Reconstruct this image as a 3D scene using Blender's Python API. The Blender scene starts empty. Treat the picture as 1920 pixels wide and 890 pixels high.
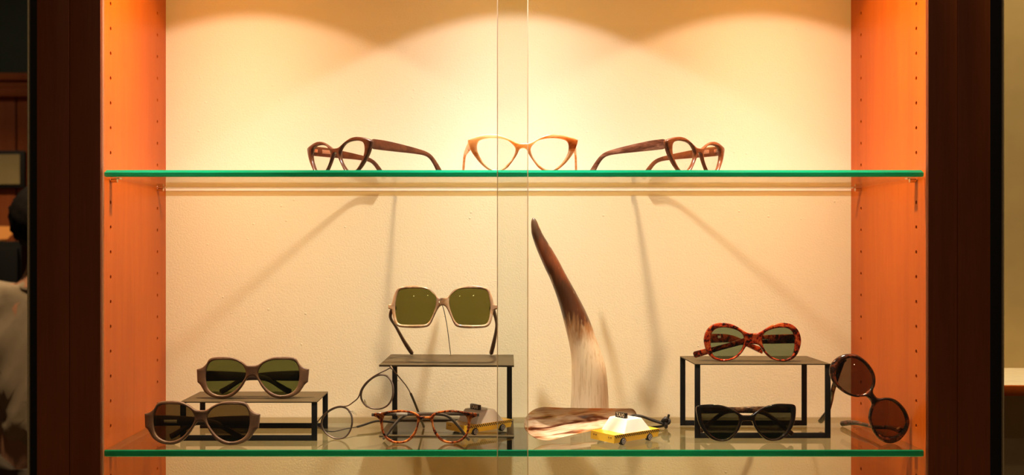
import bpy, bmesh, math, random
from mathutils import Vector, Matrix, Euler
from mathutils.geometry import tessellate_polygon
random.seed(7)
R = math.radians
scn = bpy.context.scene
COL = scn.collection

# ------------------------------------------------------------------ camera
CAMY, CAMZ, FPX = -1.152, 1.40, 1867.0
VPX, VPY = 900.0, 470.0
cd = bpy.data.cameras.new('camera'); cam = bpy.data.objects.new('camera', cd); COL.objects.link(cam)
cam.location = (0, CAMY, CAMZ); cam.rotation_euler = (R(90), 0, 0)
cd.sensor_width = 36.0; cd.lens = 36.0 * FPX / 1920.0
cd.shift_x = (960 - VPX) / 1920.0; cd.shift_y = (VPY - 445) / 1920.0
cd.clip_start = 0.02
cd.dof.use_dof = True; cd.dof.focus_distance = 1.22; cd.dof.aperture_fstop = 6.3
scn.camera = cam

def W(px, py, Y):
    k = (Y - CAMY) / FPX
    return Vector(((px - VPX) * k, Y, CAMZ - (py - VPY) * k))

# ------------------------------------------------------------------ world and exposure
wd = bpy.data.worlds.new('world'); scn.world = wd; wd.use_nodes = True
wd.node_tree.nodes['Background'].inputs[0].default_value = (1.0, 0.74, 0.45, 1)
wd.node_tree.nodes['Background'].inputs[1].default_value = 0.042
scn.view_settings.view_transform = 'Standard'
scn.view_settings.look = 'None'
scn.view_settings.gamma = 1.0
scn.view_settings.use_curve_mapping = False
scn.view_settings.exposure = 0.0

# display lamps (the spot light inside each puck light of the cabinet top)
LAMPS = [  # x, y, power, colour
    (-0.318, 0.020, 41.5, (1.0, 0.72, 0.64)),
    (0.046, 0.020, 42.5, (1.0, 0.89, 1.0)),
    (0.385, 0.020, 41.5, (1.0, 0.72, 0.64)),
]
LAMP_Z = 1.866
def spot(name, loc, power, colr, angle, blend, radius, target=None, lobe=None):
    ld = bpy.data.lights.new(name, 'SPOT'); ld.energy = power; ld.color = colr
    ld.spot_size = R(angle); ld.spot_blend = blend; ld.shadow_soft_size = radius
    o = bpy.data.objects.new(name, ld); COL.objects.link(o); o.location = loc
    if lobe:        # reflector lamp: a wide soft share plus a strong narrow beam along the axis
        a, na, b, nb = lobe
        ld.use_nodes = True; nt = ld.node_tree; em = [n for n in nt.nodes if n.type == 'EMISSION'][0]
        tc = nt.nodes.new('ShaderNodeTexCoord'); sx = nt.nodes.new('ShaderNodeSeparateXYZ'); nt.links.new(tc.outputs['Normal'], sx.inputs[0])
        def mth(op, x, y):
            n = nt.nodes.new('ShaderNodeMath'); n.operation = op
            for i, v in enumerate((x, y)):
                if isinstance(v, (int, float)): n.inputs[i].default_value = v
                else: nt.links.new(v, n.inputs[i])
            return n.outputs[0]
        c = mth('ABSOLUTE', sx.outputs[2], 0.0)
        v = mth('ADD', mth('MULTIPLY', mth('POWER', c, na), a), mth('MULTIPLY', mth('POWER', c, nb), b))
        nt.links.new(v, em.inputs['Strength'])
    if target is not None:
        o.rotation_euler = (Vector(target) - Vector(loc)).to_track_quat('-Z', 'Y').to_euler()
    return o

# ------------------------------------------------------------------ material helpers
def s2l(c):
    return tuple(((v / 255) / 12.92 if v / 255 <= 0.04045 else ((v / 255 + 0.055) / 1.055) ** 2.4) for v in c)
def rgba(c): return (c[0], c[1], c[2], 1)
class NT:
    def __init__(s, name):
        s.m = bpy.data.materials.new(name); s.m.use_nodes = True
        s.n = s.m.node_tree.nodes; s.l = s.m.node_tree.links
        s.n.clear(); s.out = s.n.new('ShaderNodeOutputMaterial')
    def add(s, t, **k):
        n = s.n.new(t)
        for a, v in k.items():
            if a.startswith('i_'): n.inputs[a[2:].replace('_', ' ')].default_value = v
            else: setattr(n, a, v)
        return n
    def link(s, a, b): s.l.new(a, b)
    def coord(s, scale=(1, 1, 1), kind='Object', rot=(0, 0, 0)):
        tc = s.add('ShaderNodeTexCoord'); mp = s.add('ShaderNodeMapping')
        mp.inputs['Scale'].default_value = scale; mp.inputs['Rotation'].default_value = rot
        s.link(tc.outputs[kind], mp.inputs['Vector']); return mp.outputs['Vector']
    def noise(s, vec, scale, detail=3, rough=0.5, dist=0.0):
        n = s.add('ShaderNodeTexNoise'); n.inputs['Scale'].default_value = scale
        n.inputs['Detail'].default_value = detail; n.inputs['Roughness'].default_value = rough
        n.inputs['Distortion'].default_value = dist
        s.link(vec, n.inputs['Vector']); return n.outputs['Fac']
    def ramp(s, fac, stops, interp='LINEAR'):
        r = s.add('ShaderNodeValToRGB'); e = r.color_ramp; e.interpolation = interp
        while len(e.elements) > 1: e.elements.remove(e.elements[-1])
        e.elements[0].position = stops[0][0]; e.elements[0].color = rgba(stops[0][1])
        for p, c in stops[1:]:
            x = e.elements.new(p); x.color = rgba(c)
        s.link(fac, r.inputs['Fac']); return r.outputs['Color']
    def mix(s, fac, a, b, mode='MIX'):
        n = s.add('ShaderNodeMix', data_type='RGBA', blend_type=mode)
        for sock, v in ((n.inputs[0], fac), (n.inputs[6], a), (n.inputs[7], b)):
            if isinstance(v, (int, float)): sock.default_value = v
            elif isinstance(v, tuple): sock.default_value = rgba(v)
            else: s.link(v, sock)
        return n.outputs[2]
    def math(s, op, a, b=0.0):
        n = s.add('ShaderNodeMath', operation=op)
        for i, v in enumerate((a, b)):
            if isinstance(v, (int, float)): n.inputs[i].default_value = v
            else: s.link(v, n.inputs[i])
        return n.outputs[0]
    def pbr(s, color, rough=0.5, metal=0.0, coat=0.0, bump=None, bstr=0.2, bdist=0.001, spec=0.5, sss=0.0, trans=None):
        p = s.add('ShaderNodeBsdfPrincipled')
        if isinstance(color, tuple): p.inputs['Base Color'].default_value = rgba(color)
        else: s.link(color, p.inputs['Base Color'])
        if isinstance(rough, (int, float)): p.inputs['Roughness'].default_value = rough
        else: s.link(rough, p.inputs['Roughness'])
        p.inputs['Metallic'].default_value = metal; p.inputs['Coat Weight'].default_value = coat
        p.inputs['Coat Roughness'].default_value = 0.05
        p.inputs['Specular IOR Level'].default_value = spec
        if bump is not None:
            b = s.add('ShaderNodeBump'); b.inputs['Strength'].default_value = bstr; b.inputs['Distance'].default_value = bdist
            s.link(bump, b.inputs['Height']); s.link(b.outputs['Normal'], p.inputs['Normal'])
        sh = p.outputs[0]
        if trans:      # a share of light shining through thin acetate or horn
            t = s.add('ShaderNodeBsdfTranslucent')
            if isinstance(color, tuple): t.inputs[0].default_value = rgba(color)
            else: s.link(color, t.inputs[0])
            m = s.add('ShaderNodeMixShader'); m.inputs[0].default_value = trans
            s.link(sh, m.inputs[1]); s.link(t.outputs[0], m.inputs[2]); sh = m.outputs[0]
        s.link(sh, s.out.inputs['Surface'])
        return s.m
def plain(name, color, rough=0.5, metal=0.0, coat=0.0, spec=0.5, nscale=300):
    t = NT(name); v = t.coord(); f = t.noise(v, nscale, 2)
    c = t.mix(f, tuple(x * 0.86 for x in color), tuple(min(1, x * 1.12) for x in color))
    return t.pbr(c, rough, metal, coat, spec=spec)
def sheet_glass(name, tint, ior=1.5, rough=0.0):
    t = NT(name)
    g = t.add('ShaderNodeNewGeometry'); io = t.add('ShaderNodeMix', data_type='FLOAT')
    io.inputs[2].default_value = ior; io.inputs[3].default_value = 1.0 / ior
    t.link(g.outputs['Backfacing'], io.inputs[0])
    f = t.add('ShaderNodeFresnel'); t.link(io.outputs[0], f.inputs['IOR'])
    tr = t.add('ShaderNodeBsdfTransparent'); tr.inputs[0].default_value = rgba(tint)
    gl = t.add('ShaderNodeBsdfGlossy'); gl.inputs['Roughness'].default_value = rough
    m = t.add('ShaderNodeMixShader'); t.link(f.outputs[0], m.inputs[0])
    t.link(tr.outputs[0], m.inputs[1]); t.link(gl.outputs[0], m.inputs[2]); t.link(m.outputs[0], t.out.inputs['Surface'])
    return t.m
def wood(name, dark, mid, light, rough=0.35, vert=True):
    t = NT(name)
    v = t.coord((1, 1, 0.055) if vert else (0.055, 1, 1))
    n1 = t.noise(v, 55, 5, 0.6, 0.6); n2 = t.noise(v, 420, 3, 0.6); n3 = t.noise(t.coord((1, 1, 0.35)), 9, 3, 0.5)
    c = t.ramp(n1, [(0.25, dark), (0.5, mid), (0.75, light)])
    c = t.mix(0.35, c, t.ramp(n2, [(0.3, dark), (0.7, light)]))
    c = t.mix(0.45, c, t.ramp(n3, [(0.3, dark), (0.55, mid), (0.75, light)]))
    return t.pbr(c, rough, coat=0.0, spec=0.18, bump=n2, bstr=0.08, bdist=0.0006)
def tortoise(name, stops, scale=95, rough=0.12, trans=0.18):
    t = NT(name); v = t.coord((1, 1, 1))
    a = t.noise(v, scale, 3, 0.6, 0.9); b = t.noise(v, scale * 2.6, 2, 0.5, 0.4)
    f = t.math('ADD', t.math('MULTIPLY', a, 0.75), t.math('MULTIPLY', b, 0.25))
    return t.pbr(t.ramp(f, stops), rough, coat=0.6, trans=trans)
def horn_mat(name, stops, stretch=(0.25, 1, 1), scale=90, rough=0.25, trans=0.15, dist=0.8, detail=4, edge=None):
    t = NT(name); v = t.coord(stretch)
    a = t.noise(v, scale, detail, 0.6, dist); c = t.ramp(a, stops)
    if edge:           # amber rim of a thin horn blade
        at = t.add('ShaderNodeAttribute', attribute_name='edge')
        k = t.math('MULTIPLY', at.outputs['Fac'], t.ramp(t.noise(t.coord((0.5, 1, 1)), 38, 2), [(0.42, (0, 0, 0)), (0.52, (1, 1, 1))]))
        c = t.mix(k, c, edge)
    return t.pbr(c, rough, coat=0.3, trans=trans)

M = {}
M['cherry'] = wood('cherry_wood', (0.36, 0.061, 0.002), (0.50, 0.094, 0.004), (0.60, 0.128, 0.007), 0.36)
M['cherry_shaded'] = wood('shaded_cherry', (0.24, 0.055, 0.016), (0.36, 0.09, 0.026), (0.45, 0.125, 0.04), 0.45)  # same cherry as inside; its unlit darkness is put into the colour
def wall_paint():
    t = NT('cream_paint'); v = t.coord()
    n1 = t.noise(v, 460, 3, 0.5); n2 = t.noise(v, 38, 2); n3 = t.noise(v, 5, 2)
    vo = t.add('ShaderNodeTexVoronoi'); vo.inputs['Scale'].default_value = 62; t.link(v, vo.inputs['Vector'])
    speck = t.ramp(vo.outputs['Distance'], [(0.0, (1, 1, 1)), (0.055, (1, 1, 1)), (0.10, (0, 0, 0))])
    keep = t.ramp(t.noise(v, 17, 1), [(0.56, (0, 0, 0)), (0.6, (1, 1, 1))])
    sp = t.mix(1.0, speck, keep, 'MULTIPLY')
    hsum = t.math('ADD', t.math('MULTIPLY', n1, 0.55), t.math('MULTIPLY', sp, 0.7))
    c = t.mix(n3, (0.86, 0.755, 0.50), (0.90, 0.79, 0.53))
    return t.pbr(c, 0.75, bump=hsum, bstr=0.45, bdist=0.0012, spec=0.2)
M['wall'] = wall_paint()
M['tan_board'] = plain('tan_base_board', (0.66, 0.42, 0.13), 0.7, nscale=30)  # unseen board; tan picked to bounce light up onto the back panel
M['shop_wall'] = plain('shop_wall_paint', (0.55, 0.42, 0.2), 0.8, nscale=20)
M['green_wall'] = plain('dark_green_paint', (0.04, 0.05, 0.03), 0.8, nscale=20)
M['floor'] = wood('shop_floor', (0.10, 0.05, 0.025), (0.16, 0.085, 0.04), (0.2, 0.11, 0.05), 0.4, False)
M['ceil'] = plain('ceiling_paint', (0.5, 0.45, 0.36), 0.9, nscale=10)
M['black_strip'] = plain('plain_black_strip', (0.006, 0.004, 0.004), 0.6)  # plain near-black, set back beside the stile boards
M['brass'] = plain('brass_edge', (0.80, 0.62, 0.34), 0.4, 0.1)
M['pane'] = sheet_glass('pane_glass', (0.976, 0.988, 0.970))
def pane_edge():
    t = NT('pane_edge_glass')
    return t.pbr(t.mix(t.noise(t.coord(), 40), (0.80, 0.66, 0.42), (0.86, 0.74, 0.5)), 0.2, trans=0.6)
M['pane_edge'] = pane_edge()
M['shelf'] = sheet_glass('shelf_glass', (0.957, 0.970, 0.885))
def shelf_edge():
    t = NT('shelf_edge_glass'); v = t.coord((0.06, 1, 1))
    c = t.ramp(t.noise(v, 70, 3, 0.6), [(0.3, (0.002, 0.25, 0.10)), (0.5, (0.004, 0.38, 0.165)), (0.75, (0.010, 0.50, 0.24))])
    return t.pbr(c, 0.12, coat=0.3, trans=0.55)
M['shelf_edge'] = shelf_edge()
M['shelf_back'] = sheet_glass('shelf_tinted_back_edge', (0.60, 0.47, 0.22))  # brown tint painted in for internal reflection at the back edge
M['pin'] = plain('nickel_pin', (0.75, 0.66, 0.52), 0.22, 1.0)
def riser_mat():
    t = NT('riser_bronze'); v = t.coord((0.08, 1, 1))
    return t.pbr(t.mix(t.noise(v, 600, 3), (0.052, 0.034, 0.013), (0.085, 0.056, 0.022)), 0.55, 0.0, spec=0.2)
M['riser'] = riser_mat()
M['riser_leg'] = plain('riser_black_steel', (0.010, 0.009, 0.007), 0.5, 0.2)
M['tort_red'] = tortoise('red_tortoiseshell', [(0.38, (0.010, 0.003, 0.002)), (0.45, (0.09, 0.008, 0.003)), (0.51, (0.42, 0.03, 0.007)), (0.62, (0.62, 0.13, 0.025))], 120)
M['tort_amber'] = tortoise('amber_tortoiseshell', [(0.40, (0.02, 0.004, 0.003)), (0.46, (0.20, 0.03, 0.008)), (0.53, (0.60, 0.13, 0.02)), (0.64, (0.82, 0.28, 0.05))], 125)
M['tort_dark'] = tortoise('dark_tortoiseshell', [(0.42, (0.008, 0.004, 0.003)), (0.52, (0.035, 0.012, 0.006)), (0.60, (0.16, 0.032, 0.010)), (0.70, (0.36, 0.09, 0.02))], 70)
M['brown'] = horn_mat('brown_horn', [(0.3, (0.055, 0.020, 0.008)), (0.55, (0.10, 0.036, 0.013)), (0.8, (0.15, 0.055, 0.02))], trans=0.1)
M['chestnut'] = horn_mat('chestnut_horn', [(0.3, (0.10, 0.030, 0.009)), (0.5, (0.20, 0.062, 0.016)), (0.8, (0.30, 0.10, 0.03))], (0.5, 1, 1), 60, trans=0.12)
M['streak'] = horn_mat('streaked_horn', [(0.35, (0.045, 0.014, 0.006)), (0.5, (0.12, 0.045, 0.02)), (0.62, (0.26, 0.12, 0.06)), (0.75, (0.07, 0.02, 0.008))], (1, 0.16, 1), 160, trans=0.1)
M['honey'] = horn_mat('honey_horn', [(0.30, (0.30, 0.07, 0.012)), (0.40, (0.72, 0.30, 0.06)), (0.52, (0.90, 0.58, 0.24)), (0.75, (0.93, 0.74, 0.46))], (0.7, 1, 1.2), 32, trans=0.5)
M['pale_horn'] = horn_mat('pale_streaked_horn', [(0.30, (0.20, 0.10, 0.05)), (0.42, (0.48, 0.28, 0.15)), (0.52, (0.64, 0.36, 0.16)), (0.62, (0.72, 0.50, 0.30)), (0.75, (0.55, 0.30, 0.13))], (0.8, 1, 0.8), 48, trans=0.12)
M['taupe'] = horn_mat('taupe_horn', [(0.3, (0.085, 0.037, 0.014)), (0.5, (0.14, 0.066, 0.027)), (0.75, (0.20, 0.105, 0.045))], (0.6, 1, 0.8), 60, 0.5, 0.05)
M['taupe_dark'] = plain('dark_taupe_temple', (0.05, 0.027, 0.016), 0.4)
M['brown_temple'] = plain('brown_temple', (0.12, 0.06, 0.028), 0.35)
M['black'] = plain('black_acetate', (0.006, 0.004, 0.003), 0.10, coat=0.8)
M['black_tort'] = tortoise('brown_temple_tortoise', [(0.40, (0.02, 0.008, 0.004)), (0.55, (0.12, 0.05, 0.02)), (0.7, (0.38, 0.2, 0.07))], 90)
M['gun'] = plain('gunmetal', (0.16, 0.13, 0.10), 0.35, 0.8)
M['gun_rim'] = plain('taupe_rim', (0.20, 0.145, 0.105), 0.4, 0.2)
M['grey_rubber'] = plain('grey_temple_tip', (0.05, 0.045, 0.036), 0.55)
M['grey_metal'] = plain('grey_metal', (0.20, 0.165, 0.12), 0.45, 0.5)
M['hinge'] = plain('steel_hinge', (0.8, 0.7, 0.55), 0.25, 1.0)
M['clear'] = sheet_glass('clear_lens', (0.985, 0.985, 0.975), 1.35)
M['pad'] = sheet_glass('clear_nose_pad', (0.9, 0.88, 0.82), 1.45, 0.15)
M['lens_olive'] = sheet_glass('olive_lens', (0.40, 0.385, 0.19), 1.42)
M['lens_green'] = sheet_glass('green_lens', (0.385, 0.42, 0.25), 1.42)
M['lens_brown'] = sheet_glass('brown_lens', (0.41, 0.355, 0.24), 1.42)
M['lens_grey'] = sheet_glass('grey_green_lens', (0.50, 0.565, 0.47), 1.42)
M['lens_black'] = sheet_glass('dark_grey_lens', (0.31, 0.31, 0.24), 1.42)
M['lens_dkbrown'] = sheet_glass('dark_brown_lens', (0.46, 0.36, 0.28), 1.52)
def tag_mat():
    t = NT('printed_tag'); v = t.coord((1, 1, 1))
    n = t.noise(v, 1900, 2, 0.8)
    return t.pbr(t.ramp(n, [(0.48, (0.74, 0.66, 0.5)), (0.62, (0.70, 0.62, 0.47)), (0.68, (0.25, 0.2, 0.15))]), 0.6)
M['tag'] = tag_mat()
M['cream_print'] = plain('cream_print', (0.45, 0.36, 0.22), 0.5)
M['tan_core'] = plain('bare_horn_inlay', (0.5, 0.22, 0.09), 0.4)
M['yellow'] = plain('yellow_paint', (0.86, 0.50, 0.012), 0.38, coat=0.2, nscale=60)
M['white'] = plain('white_paint', (0.86, 0.80, 0.68), 0.45, nscale=60)
M['sign_black'] = plain('black_sign', (0.02, 0.014, 0.008), 0.4)
M['letter'] = plain('white_letter', (0.85, 0.78, 0.62), 0.5)
M['tyre'] = plain('black_tyre', (0.012, 0.010, 0.008), 0.5)
M['rim'] = plain('silver_rim', (0.50, 0.46, 0.40), 0.5, 0.2)
M['headlight'] = plain('headlight_ring', (0.40, 0.20, 0.012), 0.5)
M['cord'] = plain('black_leather', (0.022, 0.016, 0.010), 0.45, nscale=900)
def horn_tusk():
    t = NT('buffalo_horn'); tc = t.add('ShaderNodeTexCoord'); sp = t.add('ShaderNodeSeparateXYZ'); t.link(tc.outputs['Object'], sp.inputs[0])
    v = t.coord((1, 1, 0.07)); st = t.noise(v, 210, 4, 0.6, 0.3); big = t.noise(t.coord((1, 1, 0.35)), 45, 4, 0.6, 0.6)
    zz = t.math('ADD', t.math('MULTIPLY', sp.outputs[2], 1 / 0.275), t.math('MULTIPLY', t.math('SUBTRACT', st, 0.5), 0.16))
    zz = t.math('ADD', zz, t.math('MULTIPLY', t.math('SUBTRACT', big, 0.5), 0.22))
    c = t.ramp(zz, [(0.0, (0.84, 0.68, 0.46)), (0.30, (0.80, 0.62, 0.38)), (0.40, (0.74, 0.55, 0.33)), (0.47, (0.40, 0.19, 0.07)), (0.53, (0.09, 0.028, 0.009)), (0.68, (0.06, 0.019, 0.006)),
                    (0.79, (0.17, 0.042, 0.012)), (0.90, (0.06, 0.022, 0.009)), (0.97, (0.09, 0.042, 0.018))])
    vein = t.ramp(t.noise(v, 320, 3, 0.7), [(0.50, (0, 0, 0)), (0.62, (1, 1, 1))])
    low = t.ramp(zz, [(0.40, (1, 1, 1)), (0.52, (0.1, 0.1, 0.1))])
    c = t.mix(t.math('MULTIPLY', t.math('MULTIPLY', vein, low), 0.4), c, (0.45, 0.25, 0.10))
    pale = t.ramp(t.noise(t.coord((1, 1, 0.22)), 130, 2, 0.5), [(0.61, (0, 0, 0)), (0.67, (1, 1, 1))])
    c = t.mix(t.math('MULTIPLY', pale, 0.5), c, (0.62, 0.44, 0.24))
    return t.pbr(c, 0.33, coat=0.25, bump=st, bstr=0.15, bdist=0.001, trans=0.06)
M['tusk'] = horn_tusk()
M['shoehorn'] = horn_mat('polished_horn', [(0.34, (0.04, 0.012, 0.006)), (0.40, (0.22, 0.08, 0.035)), (0.455, (0.62, 0.42, 0.25)), (0.52, (0.78, 0.62, 0.42)), (0.575, (0.60, 0.38, 0.20)), (0.63, (0.30, 0.12, 0.045)), (0.70, (0.12, 0.04, 0.015))], (0.09, 1, 0.8), 95, 0.15, 0.12, 0.4, 3, (0.72, 0.22, 0.03))
M['skin'] = plain('skin', (0.42, 0.20, 0.11), 0.6)
M['hair'] = plain('black_hair', (0.006, 0.004, 0.003), 0.8, spec=0.1, nscale=200)
M['shirt'] = plain('tan_linen', (0.30, 0.225, 0.14), 0.85, nscale=40)
M['trouser'] = plain('dark_cloth', (0.06, 0.042, 0.025), 0.9)
M['shoe'] = plain('brown_leather', (0.08, 0.04, 0.02), 0.5)
M['picture'] = plain('faded_print', (0.42, 0.32, 0.14), 0.7, nscale=12)
M['near_black'] = plain('black_lacquer', (0.008, 0.007, 0.006), 0.6)
def glow(name, colr, strength):
    t = NT(name); e = t.add('ShaderNodeEmission'); e.inputs[0].default_value = rgba(colr); e.inputs[1].default_value = strength
    t.link(e.outputs[0], t.out.inputs['Surface']); return t.m
M['lit_surface_glow'] = glow('orange_lit_surface', (1.0, 0.30, 0.05), 0.55)  # glow put in for an orange-lit sloped surface
M['puck_fill'] = glow('amber_fill_diffuser', (1.0, 0.52, 0.035), 85.0)  # amber glow boosted to stand in for light bounced off the cherry top
M['downlight'] = glow('ceiling_lamp_glow', (1.0, 0.85, 0.62), 75.0)

# ------------------------------------------------------------------ mesh helpers
def obj(name, me, parent=None, loc=None, rot=None):
    o = bpy.data.objects.new(name, me); COL.objects.link(o)
    if parent is not None: o.parent = parent
    if loc is not None: o.location = loc
    if rot is not None: o.rotation_euler = rot
    return o
def mesh(name, verts, faces, mats, smooth=None, mi=None):
    me = bpy.data.meshes.new(name); me.from_pydata([tuple(v) for v in verts], [], faces)
    for m in (mats if isinstance(mats, (list, tuple)) else [mats]): me.materials.append(m)
    if mi: 
        for p, i in zip(me.polygons, mi): p.material_index = i
    bm = bmesh.new(); bm.from_mesh(me); bmesh.ops.recalc_face_normals(bm, faces=bm.faces); bm.to_mesh(me); bm.free()
    if smooth is not None:
        for p in me.polygons: p.use_smooth = True
        me.set_sharp_from_angle(angle=R(smooth))
    return me
def bm_mesh(name, bm, mats, smooth=None):
    me = bpy.data.meshes.new(name); bmesh.ops.recalc_face_normals(bm, faces=bm.faces); bm.to_mesh(me); bm.free()
    for m in (mats if isinstance(mats, (list, tuple)) else [mats]): me.materials.append(m)
    if smooth is not None:
        for p in me.polygons: p.use_smooth = True
        me.set_sharp_from_angle(angle=R(smooth))
    return me
def box_bm(x0, x1, y0, y1, z0, z1, bev=0.0, seg=2, bm=None):
    new = bmesh.new()
    r = bmesh.ops.create_cube(new, size=1)
    for v in new.verts:
        v.co = Vector((x0 + (v.co.x + .5) * (x1 - x0), y0 + (v.co.y + .5) * (y1 - y0), z0 + (v.co.z + .5) * (z1 - z0)))
    if bev: bmesh.ops.bevel(new, geom=new.edges[:], offset=bev, segments=seg, profile=0.6, affect='EDGES')
    if bm is None: return new
    tmp = bpy.data.meshes.new('t'); new.to_mesh(tmp); new.free(); bm.from_mesh(tmp); bpy.data.meshes.remove(tmp); return bm
def box(name, x0, x1, y0, y1, z0, z1, mat, parent=None, bev=0.0):
    return obj(name, bm_mesh(name, box_bm(x0, x1, y0, y1, z0, z1, bev), mat, 40 if bev else None), parent)
def empty(name, loc=(0, 0, 0)):
    o = bpy.data.objects.new(name, None); COL.objects.link(o); o.location = loc; o.empty_display_size = 0.02; return o
def tag(o, label=None, cat=None, group=None, kind=None):
    if label: o['label'] = label
    if cat: o['category'] = cat
    if group: o['group'] = group
    if kind: o['kind'] = kind
    return o
def catmull(pts, n=4, closed=False):
    pts = [Vector(p) for p in pts]; out = []; N = len(pts)
    rng = range(N) if closed else range(N - 1)
    for i in rng:
        if closed: p0, p1, p2, p3 = pts[(i - 1) % N], pts[i], pts[(i + 1) % N], pts[(i + 2) % N]
        else: p0, p1, p2, p3 = pts[max(i - 1, 0)], pts[i], pts[i + 1], pts[min(i + 2, N - 1)]
        for k in range(n):
            t = k / n
            out.append(0.5 * ((2 * p1) + (p2 - p0) * t + (2 * p0 - 5 * p1 + 4 * p2 - p3) * t * t + (3 * p1 - p0 - 3 * p2 + p3) * t ** 3))
    if not closed: out.append(pts[-1].copy())
    return out
def tube(name, pts, rad, mat, parent=None, closed=False, seg=8, smooth=60, flat=1.0):
    pts = [Vector(p) for p in pts]; n = len(pts)
    rads = rad if isinstance(rad, (list, tuple)) else [rad] * n
    verts, faces = [], []; up = None
    for i, p in enumerate(pts):
        if closed: d = pts[(i + 1) % n] - pts[i - 1]
        else: d = pts[min(i + 1, n - 1)] - pts[max(i - 1, 0)]
        d.normalize()
        if up is None:
            up = Vector((0, 0, 1)) if abs(d.z) < 0.9 else Vector((0, 1, 0))
        s = d.cross(up).normalized(); up = s.cross(d).normalized()
        for k in range(seg):
            a = 2 * math.pi * k / seg
            verts.append(p + (s * math.cos(a) + up * math.sin(a) * flat) * rads[i])
    rr = n if closed else n - 1
    for i in range(rr):
        j = (i + 1) % n
        for k in range(seg):
            k2 = (k + 1) % seg
            faces.append((i * seg + k, i * seg + k2, j * seg + k2, j * seg + k))
    if not closed:
        faces.append(tuple(range(seg - 1, -1, -1))); faces.append(tuple((n - 1) * seg + k for k in range(seg)))
    return obj(name, mesh(name, verts, faces, mat, smooth), parent)

# ------------------------------------------------------------------ cabinet
XL, XR, YB = -0.436, 0.515, 0.230
ZT, ZB = 1.876, 0.90
SH1, SH2, ST = W(0, 318.4, 0).z, W(0, 843, 0).z, 0.008      # shelf tops, thickness
cab = tag(empty('display_cabinet', (0.04, 0.1, ZB - 0.02)), 'built-in cherry wood display cabinet with cream painted back and sliding glass front', 'cabinet')
def cpart(o): 
    o.parent = cab; o.matrix_parent_inverse = Matrix.Translation(-Vector(cab.location)); return o
def side_panel(x0, x1, xface):
    p = bm_mesh('side_panel', box_bm(x0, x1, -0.012, YB, ZB, ZT, 0), M['cherry'])
    o = obj('side_panel', p)
    bm = bmesh.new()
    for yy in (0.0235, 0.194):
        z = 1.6915 + 0.0293 * 3
        while z > ZB + 0.03:
            if abs(z - (SH1 - ST)) > 0.006 and abs(z - (SH2 - ST)) > 0.006 and z < ZT - 0.01:
                bmesh.ops.create_cone(bm, cap_ends=True, segments=14, radius1=0.0024, radius2=0.0024, depth=0.016,
                                      matrix=Matrix.Translation((xface, yy, z)) @ Matrix.Rotation(R(90), 4, 'Y'))
            z -= 0.0293
    cut = obj('cut', bm_mesh('cut', bm, M['cherry']))
    md = o.modifiers.new('b', 'BOOLEAN'); md.operation = 'DIFFERENCE'; md.object = cut; md.solver = 'EXACT'
    dg = bpy.context.evaluated_depsgraph_get(); me = bpy.data.meshes.new_from_object(o.evaluated_get(dg))
    o.modifiers.clear(); o.data = me; bpy.data.objects.remove(cut)
    return cpart(o)
side_panel(XL - 0.02, XL, XL); side_panel(XR, XR + 0.02, XR)
bk = cpart(box('back_panel', XL - 0.02, XR + 0.02, YB, YB + 0.012, ZB, ZT, M['wall'])); tag(bk, 'cream painted textured back panel')
cpart(box('top_panel', XL - 0.02, XR + 0.02, -0.03, YB, ZT, ZT + 0.02, M['cherry']))
cpart(box('bottom_panel', XL - 0.02, XR + 0.02, -0.03, YB, ZB - 0.02, ZB, M['tan_board']))
SF = -0.020
for a, b, d in ((W(130.5, 0, SF).x, W(188.3, 0, SF).x, 0.0), (W(68, 0, SF).x, W(129.5, 0, SF).x, 0.0008)):
    cpart(box('stile_board', a, b, SF + d, -0.0125, ZB - 0.02, ZT + 0.1, M['cherry_shaded'], bev=0.0012))
for a, b, d in ((W(1740.6, 0, SF).x, W(1795, 0, SF).x, 0.0), (W(1796, 0, SF).x, W(1858, 0, SF).x, 0.0008)):
    cpart(box('stile_board', a, b, SF + d, -0.0125, ZB - 0.02, ZT + 0.1, M['cherry_shaded'], bev=0.0012))
cpart(box('header_board', W(130.5, 0, SF).x, W(1795, 0, SF).x, SF + 0.001, -0.0125, ZT - 0.015, ZT + 0.1, M['cherry_shaded'], bev=0.0012))
cpart(box('rail_board', W(188.3, 0, SF).x, W(1740.6, 0, SF).x, SF + 0.001, -0.0125, ZB - 0.02, ZB + 0.03, M['cherry_shaded'], bev=0.0012))
for (a, b) in ((53.5, 68), (1858, 1881)):
    tag(cpart(box('dark_side_strip', W(a, 0, SF).x, W(b, 0, SF).x, SF + 0.004, YB + 0.012, ZB - 0.02, ZT + 0.1, M['black_strip'])), 'plain black strip beside the stile')
for (a, b) in ((50.0, 53.5), (1881, 1884)):
    tag(cpart(box('edge_trim', W(a, 0, SF).x, W(b, 0, SF).x, SF + 0.001, SF + 0.016, ZB - 0.02, ZT + 0.1, M['brass'], bev=0.0006)), 'thin brass edge trim')
def pane(x0, x1, y0, y1):
    z0, z1, c = ZB + 0.005, ZT - 0.003, 0.0009
    pr = [(x0 + c, y0), (x1 - c, y0), (x1, y0 + c), (x1, y1 - c), (x1 - c, y1), (x0 + c, y1), (x0, y1 - c), (x0, y0 + c)]
    n = len(pr); v = [(x, y, z0) for x, y in pr] + [(x, y, z1) for x, y in pr]
    f = [(k, (k + 1) % n, n + (k + 1) % n, n + k) for k in range(n)] + [tuple(range(n))[::-1], tuple(range(n, 2 * n))]
    mi = [0 if k in (0, 4) else 1 for k in range(n)] + [1, 1]
    return cpart(obj('glass_door', mesh('glass_door', v, f, [M['pane'], M['pane_edge']], mi=mi)))
tag(pane(XL + 0.001, W(990.3, 0, -0.0036).x, -0.0058, -0.0018), 'left sliding glass pane')
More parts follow.
